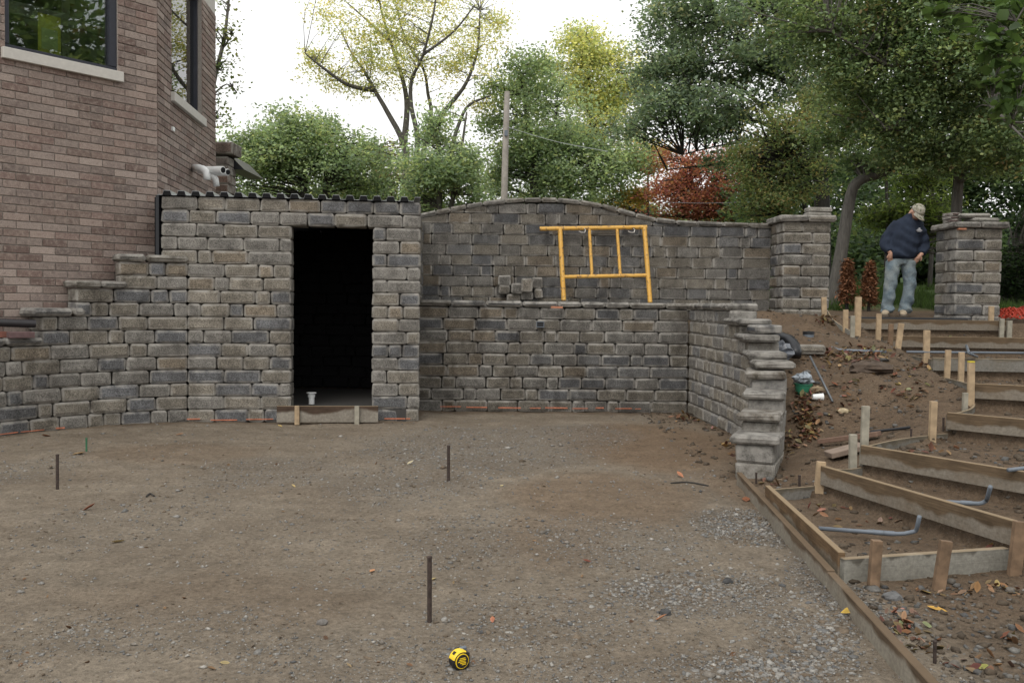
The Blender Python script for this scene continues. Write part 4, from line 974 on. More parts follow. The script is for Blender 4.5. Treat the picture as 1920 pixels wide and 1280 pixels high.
def tree(name, label, base, limbs, blobs, per, sig, size, pal, seed, bark='bark', group='trees behind the walls', flat=.6, lum=.25, asp=.55, leafm='leaf', six=False, twig=.012, twigs=True, droop=0.0, cat='tree', stuff=None):
    rs = np.random.RandomState(seed); t = thing(name, label, cat, tuple(base), group)
    C_ = blob_centers(rs, blobs); mb = MB(); skel = []
    for pts, r0, r1 in limbs:
        cv = curve(pts); tubes_np(mb, cv, r0, r1, 7); skel += cv
    if twigs and skel:
        S = np.array(skel)
        for c in C_[:: max(1, len(C_) // 260)]:
            d2_ = ((S - c) ** 2).sum(1) + 2.0 * np.maximum(0, S[:, 2] - c[2] + .2) ** 2
            s = S[d2_.argmin()]; m_ = (s + c) / 2 + rs.normal(0, .08, 3) * np.linalg.norm(c - s); m_[2] += .06 * np.linalg.norm(c - s)
            mb.tube(curve([s, m_, c], 3), [twig * 2.2, twig * 2, twig * 1.7, twig * 1.4, twig * 1.1, twig * .8, twig * .5], 4, False)
    if mb.v: mb.build('trunk', M[bark], t, True)
    V, Fc, cl = leaves(rs, C_, per, sig, size, pal, flat, lum, asp, six, droop)
    link('crown', rawmesh('crown', V, Fc, False, cl), M[leafm], t); return t
def L(Y, pts, dy=None): return [D(p[0], p[1], Y + (p[2] if len(p) > 2 else 0)) for p in pts]
Y = 30
LOC = [((.60, .58, .27), 3), ((.72, .62, .27), 3), ((.42, .47, .24), 3), ((.30, .37, .20), 2)]
tree('locust_tree', 'tall spreading tree with thin yellow-green leaves against the white sky', D(760, 420, Y), [
    (L(Y, [(775, 450), (765, 350), (757, 272), (727, 212), (702, 169), (683, 134, .5), (661, 103, 1), (640, 60, 1.4)]), .15, .018), (L(Y, [(702, 169), (652, 159, -.5), (599, 122, -1), (572, 100, -1.2)]), .09, .02),
    (L(Y, [(757, 272), (763, 203, .4), (755, 150, .6), (733, 81, 1), (715, 20, 1), (705, -40, 1)]), .12, .02), (L(Y, [(775, 330), (783, 262, -.6), (771, 200, -.8), (772, 150, -1), (793, 103, -1.5), (813, 25, -2), (820, -40, -2)]), .11, .02),
    (L(Y, [(790, 300), (808, 219, .6), (802, 175, .9), (794, 131, 1), (761, 75, 1.2), (742, 10, 1.4)]), .09, .02), (L(Y, [(808, 240, .3), (843, 197, -.2), (874, 156, -.5), (895, 95, -.6), (900, 20, -.6)]), .10, .025),
    (L(Y, [(835, 340, .2), (846, 281, .2), (861, 231, .3), (880, 197, .4), (920, 180, .6)]), .10, .03), (L(Y, [(733, 81, 1), (690, 40, 1.6), (650, 5, 2)]), .05, .02), (L(Y, [(793, 103, -1.5), (850, 60, -1.6), (890, 10, -2)]), .05, .02)],
    [(640, 95, Y, 62, 62, 1.3, 90), (720, 50, Y, 110, 75, 2, 170), (820, 50, Y, 95, 75, 2, 130), (905, 50, Y, 55, 85, 1.6, 70), (668, 150, Y, 65, 28, 1.3, 40), (770, 130, Y, 80, 45, 1.6, 50), (880, 150, Y, 55, 60, 1.6, 45), (740, -50, Y, 200, 60, 2.4, 160), (600, 120, Y, 28, 22, .7, 25)],
    30, .25, .10, LOC, 1, 'bark', flat=.5, asp=.5, twig=.006)
tree('slender_tree', 'thin leafy tree showing behind the right edge of the brick house', D(385, 380, 24), [(L(24, [(370, 420), (385, 250), (402, 150), (420, 75), (428, 10), (432, -40)]), .10, .02), (L(24, [(398, 180), (425, 158), (445, 175)]), .03, .008), (L(24, [(415, 95), (440, 60)]), .03, .01)],
    [(425, 45, 24, 22, 50, .8, 26), (422, 125, 24, 25, 25, .7, 16), (425, 168, 24, 22, 14, .6, 10), (415, 210, 24, 14, 28, .6, 14)], 11, .20, .11, [((.13, .17, .06), 2), ((.22, .22, .07), 1), ((.09, .13, .05), 2)], 2, 'bark')
tree('apple_tree', 'broad green tree between the brick house and the tall locust tree', D(575, 400, 26), [(L(26, [(575, 420), (570, 350), (560, 310), (520, 270)]), .14, .03), (L(26, [(612, 420), (612, 345), (625, 300), (640, 265)]), .14, .03), (L(26, [(570, 350), (595, 300), (600, 260)]), .07, .02)],
    [(520, 300, 26, 95, 62, 1.6, 330), (610, 292, 26, 95, 62, 1.6, 330), (560, 245, 26, 60, 26, 1.1, 80), (470, 335, 26, 60, 55, 1.4, 150), (690, 320, 27, 70, 52, 1.4, 200), (500, 258, 26, 40, 25, 1, 40), (620, 250, 26, 45, 22, 1, 40)], 30, .22, .11, GREEN, 3, 'bark_dark', lum=.35)
tree('autumn_tree', 'small tree with orange tinted top behind the green ones', D(700, 400, 31), [(L(31, [(700, 420), (702, 330), (705, 280)]), .1, .02)], [(705, 282, 31, 35, 18, .8, 40), (740, 330, 31, 40, 50, 1, 80)], 18, .2, .13, [((.30, .20, .10), 2), ((.20, .18, .06), 2), ((.12, .15, .05), 1)], 4)
tree('vine_tree', 'bushy green tree right of the locust trunk with its foliage hanging low', D(830, 420, 23), [(L(23, [(820, 430), (825, 330), (820, 250)]), .1, .03), (L(23, [(840, 420), (862, 300), (875, 210)]), .08, .02)],
    [(820, 300, 23, 55, 75, 1.3, 260), (860, 350, 23, 42, 50, 1.1, 160), (800, 360, 23, 50, 40, 1, 120), (880, 300, 23, 22, 45, .8, 45)], 26, .18, .10, GREEN, 5, 'bark', lum=.35)
tree('green_tree', 'dense green tree behind the utility pole', D(1000, 420, 32), [(L(32, [(1000, 430), (1000, 300), (985, 200), (975, 130)]), .2, .04), (L(32, [(1060, 430), (1070, 330), (1060, 260)]), .14, .03), (L(32, [(1000, 300), (1040, 230), (1045, 180)]), .08, .02)],
    [(985, 160, 32, 55, 55, 1.6, 190), (1005, 240, 32, 90, 80, 2, 420), (925, 200, 32, 30, 60, 1.2, 80), (945, 320, 32, 40, 60, 1.4, 130), (1080, 310, 32, 95, 75, 2, 360), (1010, 350, 32, 60, 40, 1.6, 150), (1160, 320, 32, 50, 70, 1.6, 150)], 26, .28, .135, GREEN, 6, 'bark_dark', lum=.35)
tree('yellow_tree', 'tall tree with bright yellow and green leaves at the centre', D(1110, 420, 38), [(L(38, [(1110, 430), (1110, 250), (1100, 130), (1095, 80)]), .2, .04), (L(38, [(1110, 250), (1150, 170), (1165, 120)]), .1, .03)],
    [(1085, 120, 38, 55, 50, 1.6, 150), (1130, 150, 38, 70, 60, 1.8, 230), (1170, 150, 38, 50, 55, 1.6, 130), (1090, 215, 38, 60, 60, 1.8, 160), (1075, 85, 38, 22, 26, .8, 26), (1108, 82, 38, 16, 26, .7, 20), (1150, 240, 38, 60, 50, 1.8, 120)], 26, .32, .15, [((.66, .61, .27), 4), ((.50, .53, .25), 3), ((.30, .38, .21), 4)], 7)
tree('oak_tree', 'large dark green oak with bare lower branches reaching left', D(1540, 560, 21), [
    (L(21, [(1542, 600), (1542, 420), (1540, 340), (1533, 290), (1520, 230), (1490, 150), (1450, 80), (1420, 0)]), .23, .05), (L(21, [(1533, 310), (1495, 290), (1470, 262), (1440, 215, .5), (1390, 165, .8), (1330, 140, 1), (1270, 125, 1.2)]), .11, .02),
    (L(21, [(1490, 285), (1440, 235), (1380, 222, .6), (1310, 225, 1), (1250, 235, 1.2)]), .07, .015), (L(21, [(1500, 300), (1450, 300), (1380, 305, .3), (1310, 312, .5), (1250, 318, .8)]), .05, .012), (L(21, [(1465, 255), (1400, 265), (1340, 275), (1280, 290)]), .045, .012),
    (L(21, [(1495, 160), (1430, 130), (1380, 70), (1330, 20)]), .08, .02), (L(21, [(1540, 330), (1580, 250), (1620, 180), (1640, 90)]), .10, .03), (L(21, [(1525, 330), (1500, 300), (1480, 340)]), .04, .012)],
    [(1260, 60, 21, 60, 55, 1.3, 120), (1350, 40, 21, 90, 60, 1.6, 210), (1240, 150, 21, 75, 45, 1.3, 140), (1320, 125, 21, 75, 40, 1.4, 130), (1300, 205, 21, 100, 40, 1.5, 190), (1230, 235, 21, 60, 35, 1.2, 90), (1440, 40, 21, 90, 70, 1.6, 220), (1400, 130, 21, 50, 30, 1.2, 60),
     (1470, 150, 21, 60, 45, 1.2, 130), (1400, -40, 21, 200, 60, 2, 250), (1380, 205, 21, 55, 22, 1, 45), (1390, 290, 21, 90, 18, 1.2, 50), (1360, 255, 21, 70, 18, 1, 40)], 26, .19, .105, [((0.207, 0.275, 0.201), 4), ((0.256, 0.329, 0.226), 3), ((0.146, 0.201, 0.159), 3), ((0.329, 0.305, 0.195), .8)], 8, 'bark_dark', lum=.35, twig=.010)
tree('maple_sapling', 'green and orange tinged foliage low in front of the dark oak trunk', D(1470, 560, 19), [(L(19, [(1455, 560), (1460, 400), (1465, 300)]), .06, .02)],
    [(1420, 330, 19, 50, 45, 1, 170), (1470, 250, 19, 55, 55, 1, 190), (1500, 330, 19, 50, 55, 1, 180), (1440, 385, 19, 60, 30, .9, 110), (1400, 290, 19, 30, 22, .7, 40), (1530, 220, 19, 40, 60, .9, 110)], 24, .16, .07, [((0.183, 0.244, 0.116), 4), ((0.281, 0.275, 0.122), 2), ((0.390, 0.268, 0.134), 1), ((0.122, 0.177, 0.091), 3)], 9, 'bark_dark')
tree('red_maple', 'red and orange autumn maple behind the arched wall', D(1300, 430, 30), [(L(30, [(1305, 440), (1305, 370), (1290, 310)]), .1, .02), (L(30, [(1305, 380), (1340, 340)]), .06, .02)],
    [(1270, 310, 30, 40, 40, 1.2, 110), (1310, 345, 30, 75, 50, 1.6, 260), (1350, 370, 30, 50, 45, 1.2, 130), (1260, 385, 30, 60, 30, 1.2, 120), (1350, 310, 30, 30, 30, 1, 40)], 26, .26, .10, [((0.415, 0.146, 0.122), 4), ((0.329, 0.122, 0.110), 3), ((0.488, 0.256, 0.134), 2), ((0.244, 0.171, 0.098), 1)], 10, 'bark_dark')
tree('orange_tree', 'small orange leaved tree left of the red maple', D(1215, 430, 33), [(L(33, [(1215, 440), (1215, 300)]), .08, .02)], [(1205, 300, 33, 35, 30, 1, 60), (1240, 275, 33, 35, 18, 1, 45), (1195, 375, 33, 40, 30, 1, 60)], 16, .25, .15, [((.52, .32, .11), 3), ((.38, .30, .10), 2), ((.2, .23, .08), 1)], 11)
NEARP = [((0.181, 0.256, 0.125), 4), ((0.237, 0.319, 0.156), 4), ((0.119, 0.181, 0.094), 3), ((0.350, 0.400, 0.163), 1.6), ((0.375, 0.250, 0.125), .4)]
tree('shade_tree', 'near shade tree whose dark leafy crown fills the upper right', D(1795, 575, 15), [
    (L(15, [(1792, 600), (1793, 420), (1798, 330), (1800, 250), (1790, 150), (1770, 40), (1760, -60)]), .10, .06), (L(15, [(1799, 290), (1850, 190, -.5), (1900, 120, -1), (1960, 60, -1)]), .05, .02), (L(15, [(1797, 230), (1720, 150, -.6), (1640, 110, -1), (1560, 60, -1.2)]), .05, .015),
    (L(15, [(1798, 310), (1730, 260, -.4), (1660, 240, -.8)]), .03, .01), (L(15, [(1860, 200, -2), (1920, 260, -3)]), .03, .01)],
    [(1600, 60, 14.5, 130, 90, .9, 380), (1760, 50, 14.2, 140, 90, 1, 420), (1890, 70, 13.6, 90, 100, 1, 320), (1640, 170, 14.5, 110, 70, .9, 330), (1780, 170, 14.2, 110, 70, .9, 330), (1890, 230, 13.6, 70, 80, .9, 230), (1570, 220, 15.5, 60, 55, .8, 150), (1700, 270, 14.8, 90, 35, .8, 160), (1840, 300, 14.5, 90, 32, .8, 150), (1650, -60, 14.5, 260, 70, 1.2, 420), (1880, -50, 13.5, 120, 70, 1, 220), (1960, 150, 13, 50, 200, 1, 260)],
    30, .13, .064, NEARP, 12, 'bark', leafm='leaf_near', six=True, asp=.6, lum=.5, twig=.006, group='trees right of the steps')
tree('vine_branch', 'overhanging branch with large round green leaves at the upper right', D(1905, 20, 9), [(L(9, [(1960, -40), (1905, 40), (1870, 130), (1862, 180)]), .012, .004), (L(9, [(1950, 60), (1915, 170), (1895, 240)]), .012, .004)],
    [(1880, 60, 9, 45, 70, .35, 26), (1905, 160, 9, 30, 70, .35, 22), (1860, 150, 9, 20, 40, .2, 7), (1800, 25, 9.5, 60, 30, .3, 14)], 5, .07, .115, [((.075, .125, .04), 3), ((.10, .16, .05), 2), ((.05, .085, .03), 2)], 13, 'bark', leafm='leaf_near', six=True, asp=.9, twig=.003, cat='branch', group='trees right of the steps')
tree('leaning_tree', 'leaning bare trunk that bends right beside the left gate pillar', D(1560, 585, 15.6), [(L(15.6, [(1556, 600), (1566, 540), (1578, 470), (1590, 395), (1600, 352), (1618, 335), (1645, 328), (1668, 318), (1700, 305)]), .135, .06)],
    [(1690, 300, 15.6, 50, 25, .6, 60), (1640, 300, 15.8, 40, 20, .5, 40)], 14, .14, .09, NEARP, 14, 'bark', leafm='leaf_near', six=True, group='trees right of the steps')
tree('willow_shrub', 'yellow-green shrub with long narrow leaves behind the standing man', D(1715, 560, 17), [(L(17, [(1712, 570), (1715, 470), (1725, 400), (1735, 350)]), .03, .01), (L(17, [(1712, 560), (1690, 450), (1672, 400)]), .025, .008)],
    [(1730, 375, 17, 45, 45, .7, 110), (1680, 405, 17, 45, 22, .6, 60), (1745, 440, 17, 35, 60, .7, 90), (1720, 340, 17, 40, 25, .6, 45)], 16, .15, .15, [((.13, .18, .055), 3), ((.18, .22, .07), 2), ((.085, .13, .045), 2)], 15, 'bark', asp=.22, droop=.4, cat='shrub', group='shrubs beyond the gate pillars')
tree('evergreen_bush', 'very dark rounded bush beyond the right gate pillar', D(1900, 590, 17), [(L(17, [(1905, 600), (1905, 480)]), .05, .02)], [(1900, 520, 17, 34, 60, .7, 160), (1935, 480, 17, 40, 90, .8, 160)], 20, .12, .08, [((.022, .04, .02), 3), ((.035, .055, .025), 2)], 16, cat='shrub', group='shrubs beyond the gate pillars')
# two dead conical evergreens
for px, top, bot, hw, lb, sd in ((1588, 492, 570, 15, 'rust-brown dead conical evergreen beside the leaning trunk', 21), (1629, 497, 572, 14, 'rust-brown dead conical evergreen left of the standing man', 22)):
    Y = 14.6; rs = np.random.RandomState(sd); b = D(px, bot, Y); tpz = D(px, top, Y).z; t = thing('dead_evergreen', lb, 'shrub', tuple(b), 'dead conical evergreens'); n = 420
    u = rs.uniform(0, 1, n) ** .7; th_ = rs.uniform(0, 6.28, n); r_ = hw / F * Y * (1 - u) ** .55 * rs.uniform(.7, 1.05, n)
    V, Fc, cl = leaves(rs, np.stack([b.x + r_ * np.cos(th_), b.y + r_ * np.sin(th_), b.z + u * (tpz - b.z)], 1), 9, .028, .06, [((0.203, 0.090, 0.043), 3), ((0.275, 0.123, 0.058), 2), ((0.123, 0.065, 0.036), 2)], 1.3, asp=.35)
    link('crown', rawmesh('crown', V, Fc, False, cl), M['litter'], t); MB().tube([b + Vector((0, 0, -.1)), Vector((b.x, b.y, tpz - .08))], [.03, .006], 6).build('trunk', M['bark_dark'], t)
# woodland mass behind everything on the right
rs = np.random.RandomState(31)
WD = [(1420, 440, 27, 60, 130, 2, 260), (1520, 430, 28, 70, 150, 2, 320), (1620, 420, 26, 80, 110, 2, 360), (1720, 400, 27, 90, 130, 2, 380), (1830, 400, 26, 90, 130, 2, 380), (1920, 400, 25, 70, 150, 2, 330), (1600, 280, 28, 120, 80, 2, 300), (1760, 260, 27, 130, 80, 2, 320), (1890, 260, 25, 90, 90, 2, 240), (1400, 370, 30, 60, 60, 2, 130), (1560, 180, 29, 90, 70, 2, 200), (2000, 350, 24, 60, 250, 2, 300), (1650, 60, 29, 200, 90, 2, 350), (1600, 500, 22, 60, 30, .8, 150), (1690, 490, 22, 70, 40, .8, 200), (1780, 490, 22, 60, 45, .8, 170), (1880, 500, 21, 70, 40, .8, 200), (1560, 470, 23, 50, 60, .8, 160), (1660, 470, 24, 160, 40, 1, 330), (1850, 470, 24, 140, 50, 1, 330), (1640, 540, 20, 22, 14, .4, 26), (1900, 545, 20, 30, 16, .4, 36)]
V, Fc, cl = leaves(rs, blob_centers(rs, WD), 16, .30, .17, [((.085, .13, .07), 4), ((.11, .165, .08), 3), ((.055, .09, .05), 3), ((.18, .22, .09), .8)], .7, .4)
tag(link('woodland', rawmesh('woodland', V, Fc, False, cl), M['leaf']), 'dark green woodland filling the background on the right', None, None, 'stuff')
rs = np.random.RandomState(34)
WL = [(470, 375, 30, 60, 30, 1.2, 120), (560, 378, 31, 70, 30, 1.2, 150), (650, 375, 31, 70, 34, 1.2, 150), (740, 378, 31, 60, 36, 1.2, 130), (830, 390, 31, 60, 30, 1.2, 120), (985, 385, 37, 45, 34, 1.2, 90), (1070, 385, 37, 60, 34, 1.2, 130), (1160, 390, 37, 60, 40, 1.2, 140), (1250, 405, 36, 60, 30, 1.2, 120), (1350, 405, 34, 60, 40, 1.2, 130), (1440, 410, 30, 60, 40, 1.2, 130)]
V, Fc, cl = leaves(rs, blob_centers(rs, WL), 20, .28, .15, [((.20, .26, .16), 3), ((.26, .30, .15), 1.5), ((.14, .20, .13), 3), ((.36, .30, .13), .6)], .7, .4)
tag(link('undergrowth', rawmesh('undergrowth', V, Fc, False, cl), M['leaf']), 'low green and yellowing undergrowth seen over the tops of the walls', None, None, 'stuff')
rs = np.random.RandomState(33)   # slim trunks in the wood
for i, (px, wpx, lb) in enumerate(((1500, 8, 'slim dark trunk in the wood left of the leaning trunk'), (1655, 6, 'slim dark trunk in the wood left of the standing man'), (1740, 9, 'dark trunk in the wood right of the standing man'))):
    Y = 20; A, B = D(px, 575, Y), D(px + 6, 300, Y); t = thing('slim_tree', lb, 'tree', tuple(A), 'slim trunks in the wood'); MB().tube(curve([A - Vector((0, 0, .3)), A.lerp(B, .5) + Vector((.06, 0, 0)), B], 5), wpx / 2 / F * Y, 7).build('trunk', M['bark_dark'], t, True)
    V, Fc, cl = leaves(rs, blob_centers(rs, [(px + 6, 300, Y, 50, 40, .8, 60)]), 16, .18, .12, [((.045, .075, .035), 3), ((.03, .05, .025), 2)]); link('crown', rawmesh('crown', V, Fc, False, cl), M['leaf'], t)
# grass on the bank beyond the pillars
rs = np.random.RandomState(41); n = 26000; gx = rs.uniform(3.5, 10.5, n); gy = rs.uniform(14.6, 20, n); keep = fbm(gx, gy, .8, 3, 5) > .36; gx, gy = gx[keep], gy[keep]; n = len(gx); gz = height(gx, gy, False)
a = rs.uniform(0, 6.28, n); hgt = rs.uniform(.06, .22, n); wd = rs.uniform(.006, .014, n); lean = rs.normal(0, .05, (n, 2))
V = np.stack([np.stack([gx - np.cos(a) * wd, gy - np.sin(a) * wd, gz - .02], 1), np.stack([gx + np.cos(a) * wd, gy + np.sin(a) * wd, gz - .02], 1), np.stack([gx + lean[:, 0], gy + lean[:, 1], gz + hgt], 1)], 1).reshape(-1, 3)
gc = np.repeat(np.array([(.06, .10, .03)]) * rs.uniform(.6, 1.5, (n, 1)), 3, 0)
tag(link('grass', rawmesh('grass', V, np.arange(n * 3).reshape(-1, 3), False, gc), M['leaf']), 'green grass on the bank beyond the gate pillars', None, None, 'stuff')
# small weed on the terrace
p = hit(1487, 588); V, Fc, cl = leaves(rs, np.array([[p.x, p.y, p.z + .03]]), 26, .035, .05, [((.10, .22, .05), 1)]); t = thing('weed', 'small bright green weed on the soil before the left gate pillar', 'plant', tuple(p)); link('leaves', rawmesh('leaves', V, Fc, False, cl), M['leaf'], t)
# trees standing right of and behind the photographer (seen only in the window glass)
tree('garden_tree', 'broad tree standing beyond the right side of the site, mirrored in the house window', (17, 2, 0), [([(17, 2, 0), (17, 2.2, 3), (16.6, 1.5, 6.5)], .25, .06), ([(17, 2.2, 3), (17.5, 4.5, 6)], .12, .04), ([(17, 2.1, 3), (16, -.8, 5.5)], .12, .04)], [(960, 640, .01, 1, 1, .1, 1)], 1, .1, .1, GREEN, 51)
gt = [o for o in col.objects if o.name == 'garden_tree'][0]; ch = [c for c in gt.children if c.name.startswith('crown')][0]; rs = np.random.RandomState(52)
cc = np.concatenate([np.array([x, y, z]) + rs.normal(0, 1, (120, 3)) * np.array([1.1, 1.1, .8]) for x, y, z in ((16.5, 1.5, 6.8), (17.5, 4.3, 6.2), (16, -1, 5.8), (17, 2, 8.2), (16.5, 4.5, 9), (16, 1, 10.5), (15.5, 6, 8), (17, 3.5, 11.5), (15.5, -1, 8.5))])
V, Fc, cl = leaves(rs, cc, 16, .35, .34, NEARP); old = ch.data; ch.data = rawmesh('crown', V, Fc, False, cl); ch.data.materials.append(M['leaf'])
# ---- utility pole and wires
pole = thing('utility_pole', 'weathered wooden utility pole rising behind the arched wall', 'pole', tuple(D(943, 420, 27))); A, B = D(943.5, 420, 27), D(951, 172, 27)
MB().tube([A - Vector((0, 0, 1)), A.lerp(B, .5), B], [.105, .095, .08], 10).build('post', simple('weathered_pole', (.32, .29, .26), .9, var=.2, scale=6), pole, False, 40)
MB().box(D(949, 250, 26.9), (.10, .10, .16)).build('bracket', M['conduit'], pole)
for pts, lb in ((((950, 238, 27), (1040, 265, 24), (1140, 284, 21.5)), 'thin service wire sloping right from the utility pole'), (((1240, 379, 24), (1330, 381, 24), (1480, 376, 24)), 'thin wire crossing before the red maple')):
    e = thing('overhead_wire', lb, 'wire', tuple(D(*pts[0])), 'overhead wires'); MB().tube(curve([D(*q) for q in pts], 6), .006, 5).build('wire', simple('grey_wire', (.35, .36, .38), .5) if 'grey_wire' not in bpy.data.materials else bpy.data.materials['grey_wire'], e)

# ================================================================== gravel, clods and fallen leaves
rs = np.random.RandomState(61)
def stones(X, Y_, r, colr, ico, zoff=.15):
    n = len(X)
    if ico:
        g = (1 + 5 ** .5) / 2; base = np.array([(-1, g, 0), (1, g, 0), (-1, -g, 0), (1, -g, 0), (0, -1, g), (0, 1, g), (0, -1, -g), (0, 1, -g), (g, 0, -1), (g, 0, 1), (-g, 0, -1), (-g, 0, 1)]) / 1.9
        fc = np.array([(0, 11, 5), (0, 5, 1), (0, 1, 7), (0, 7, 10), (0, 10, 11), (1, 5, 9), (5, 11, 4), (11, 10, 2), (10, 7, 6), (7, 1, 8), (3, 9, 4), (3, 4, 2), (3, 2, 6), (3, 6, 8), (3, 8, 9), (4, 9, 5), (2, 4, 11), (6, 2, 10), (8, 6, 7), (9, 8, 1)])
    else:
        base = np.array([(1, 0, 0), (0, 1, 0), (-1, 0, 0), (0, -1, 0), (0, 0, 1), (0, 0, -1)], float); fc = np.array([(0, 1, 4), (1, 2, 4), (2, 3, 4), (3, 0, 4), (1, 0, 5), (2, 1, 5), (3, 2, 5), (0, 3, 5)])
    k = len(base); V = base[None] * rs.uniform(.65, 1.3, (n, k, 1)) + rs.normal(0, .12, (n, k, 3)); V = V * np.stack([rs.uniform(.8, 1.4, n), rs.uniform(.7, 1.1, n), rs.uniform(.45, .8, n)], 1)[:, None]
    a = rs.uniform(0, 6.28, n); ca, sa = np.cos(a)[:, None], np.sin(a)[:, None]
    V = np.stack([V[..., 0] * ca - V[..., 1] * sa, V[..., 0] * sa + V[..., 1] * ca, V[..., 2]], -1) * r[:, None, None]
    V += np.stack([X, Y_, height(X, Y_) + r * zoff], 1)[:, None]
    return V.reshape(-1, 3), (np.arange(n)[:, None, None] * k + fc).reshape(-1, 3), np.repeat(colr, k, 0)
def unproj(px, py):
    u, v = (px - CX) / F, (CY - py) / F; u, v = u * cr - v * sr, u * sr + v * cr; dz = -sp + v * cp; t = -CH / dz; return u * t, (cp + v * sp) * t
def stonecol(n, soil=.25):
    c = np.array([(.20, .192, .178), (.24, .23, .21), (.15, .148, .142), (.19, .17, .145), (.28, .265, .24), (.10, .10, .10)])[rs.choice(6, n, p=[.3, .2, .2, .15, .07, .08])] * rs.uniform(.75, 1.2, (n, 1))
    s = rs.uniform(0, 1, n) < soil; c[s] = np.array([.14, .108, .077]) * rs.uniform(.7, 1.2, (s.sum(), 1)); return c
n = 150000; px, py = rs.uniform(-120, 2040, n), 770 + 560 * rs.uniform(0, 1, n) ** .8
X, Y_ = unproj(px, py); ok = (Y_ < 11.6) & (Y_ > 2.2) & (X < 1.75) & (X > -6); dn = patches(X, Y_, GRAVEL); wf_ = fbm(X, Y_, 1.6, 3, 77)
pr2 = .09 * sstep(wf_, .35, .65) + .03 + dn * .7; ok &= rs.uniform(0, 1, n) < pr2; X, Y_ = X[ok], Y_[ok]; n = len(X)
inl = np.interp(Y_, [2, 3.2, 5, 8, 12], [.0030, .0042, .0060, .008, .009]); r = inl * rs.lognormal(0, .38, n) * 1.0
P1 = stones(X, Y_, r, stonecol(n, .22), False)
# coarser stones where the gravel lies thick
coarse = [(1410, 985, 90, 28, 620), (1300, 1105, 190, 36, 620), (1450, 1250, 130, 34, 520), (1570, 1180, 50, 70, 300), (1500, 1190, 90, 80, 160), (1000, 1180, 200, 60, 130), (850, 880, 150, 30, 200), (880, 820, 160, 30, 300)]
cx, cy = [], []
for a, b, c, d, m_ in coarse: cx.append(rs.normal(a, c * .55, m_)); cy.append(rs.normal(b, d * .55, m_))
cx.append(rs.uniform(0, 1500, 160)); cy.append(rs.uniform(830, 1300, 160))
X, Y_ = unproj(np.concatenate(cx), np.concatenate(cy)); bx = np.interp(Y_, [1.5, 4.4, 7.0], [1.30, 1.55, 1.75]); ok = (Y_ < 11.5) & (Y_ > 2.2) & (X < bx); X, Y_ = X[ok], Y_[ok]; n = len(X); r = rs.lognormal(math.log(.0092), .33, n)
P2 = stones(X, Y_, r, stonecol(n, .25), True, -.1)
# clods and stones in the soil right of the edging board and on the mound
n = 9000; X = rs.uniform(1.65, 6.5, n); Y_ = rs.uniform(2.6, 12.2, n); ok = rs.uniform(0, 1, n) < .25 + .75 * sstep(fbm(X, Y_, 2, 3, 88), .45, .6); X, Y_ = X[ok], Y_[ok]; n = len(X)
P3_ = stones(X, Y_, rs.lognormal(math.log(.0115), .5, n), stonecol(n, .78) * .55, True)
n = 700; X = rs.uniform(1.7, 2.8, n); Y_ = rs.uniform(3.2, 4.45, n); P4_ = stones(X, Y_, rs.lognormal(math.log(.0100), .4, n), stonecol(n, .4) * .6, True)
def merge(parts):
    Vs, Fs, Cs, b = [], [], [], 0
    for v, f, c in parts: Vs.append(v); Fs.append(f + b); Cs.append(c); b += len(v)
    return np.concatenate(Vs), np.concatenate(Fs), np.concatenate(Cs)
V, Fc, cl = merge([P1, P2, P3_, P4_]); tag(link('gravel', rawmesh('gravel', V, Fc, False, cl), M['pebble']), 'grey crushed gravel and clods strewn over the soil', None, None, 'stuff'); print('gravel tris', len(Fc))
DRY = [((.165, .088, .045), 4), ((.22, .135, .07), 3), ((.10, .055, .03), 3), ((.29, .21, .115), 1.3), ((.34, .27, .13), .4)]
def leafmesh(P_, size, colr, seed, curl=.35, flat=.35):
    q = random.Random(seed); n = len(P_); V, Fs, Cs = [], [], []
    out = [(-.5, 0), (-.3, .15), (-.02, .24), (.28, .15), (.5, 0), (.28, -.15), (-.02, -.24), (-.3, -.15)]
    for p, s, c in zip(P_, size, colr):
        ang = q.uniform(0, 6.28); tl = q.gauss(0, flat); tl2 = q.gauss(0, flat); R3 = (Matrix.Rotation(ang, 3, 'Z') @ Matrix.Rotation(tl, 3, 'X') @ Matrix.Rotation(tl2, 3, 'Y')); b = len(V); cu = q.uniform(.1, 1) * curl
        loc = [Vector((x, y * q.uniform(.8, 1.2), cu * (abs(y) * 1.3 + x * x * .8))) for x, y in out] + [Vector((-.2, 0, .0)), Vector((.2, 0, .0))]
        lo = min((R3 @ v).z for v in loc)
        V += [tuple((R3 @ v - Vector((0, 0, lo))) * s + Vector(p)) for v in loc]
        Fs += [[b, b + 8, b + 1], [b + 1, b + 8, b + 2], [b + 2, b + 8, b + 9], [b + 2, b + 9, b + 3], [b + 3, b + 9, b + 4], [b, b + 7, b + 8], [b + 7, b + 6, b + 8], [b + 6, b + 9, b + 8], [b + 6, b + 5, b + 9], [b + 5, b + 4, b + 9]]
        Cs += [c] * 8 + [tuple(x * .7 for x in c)] * 2
    return np.array(V), np.array(Fs), np.array(Cs)
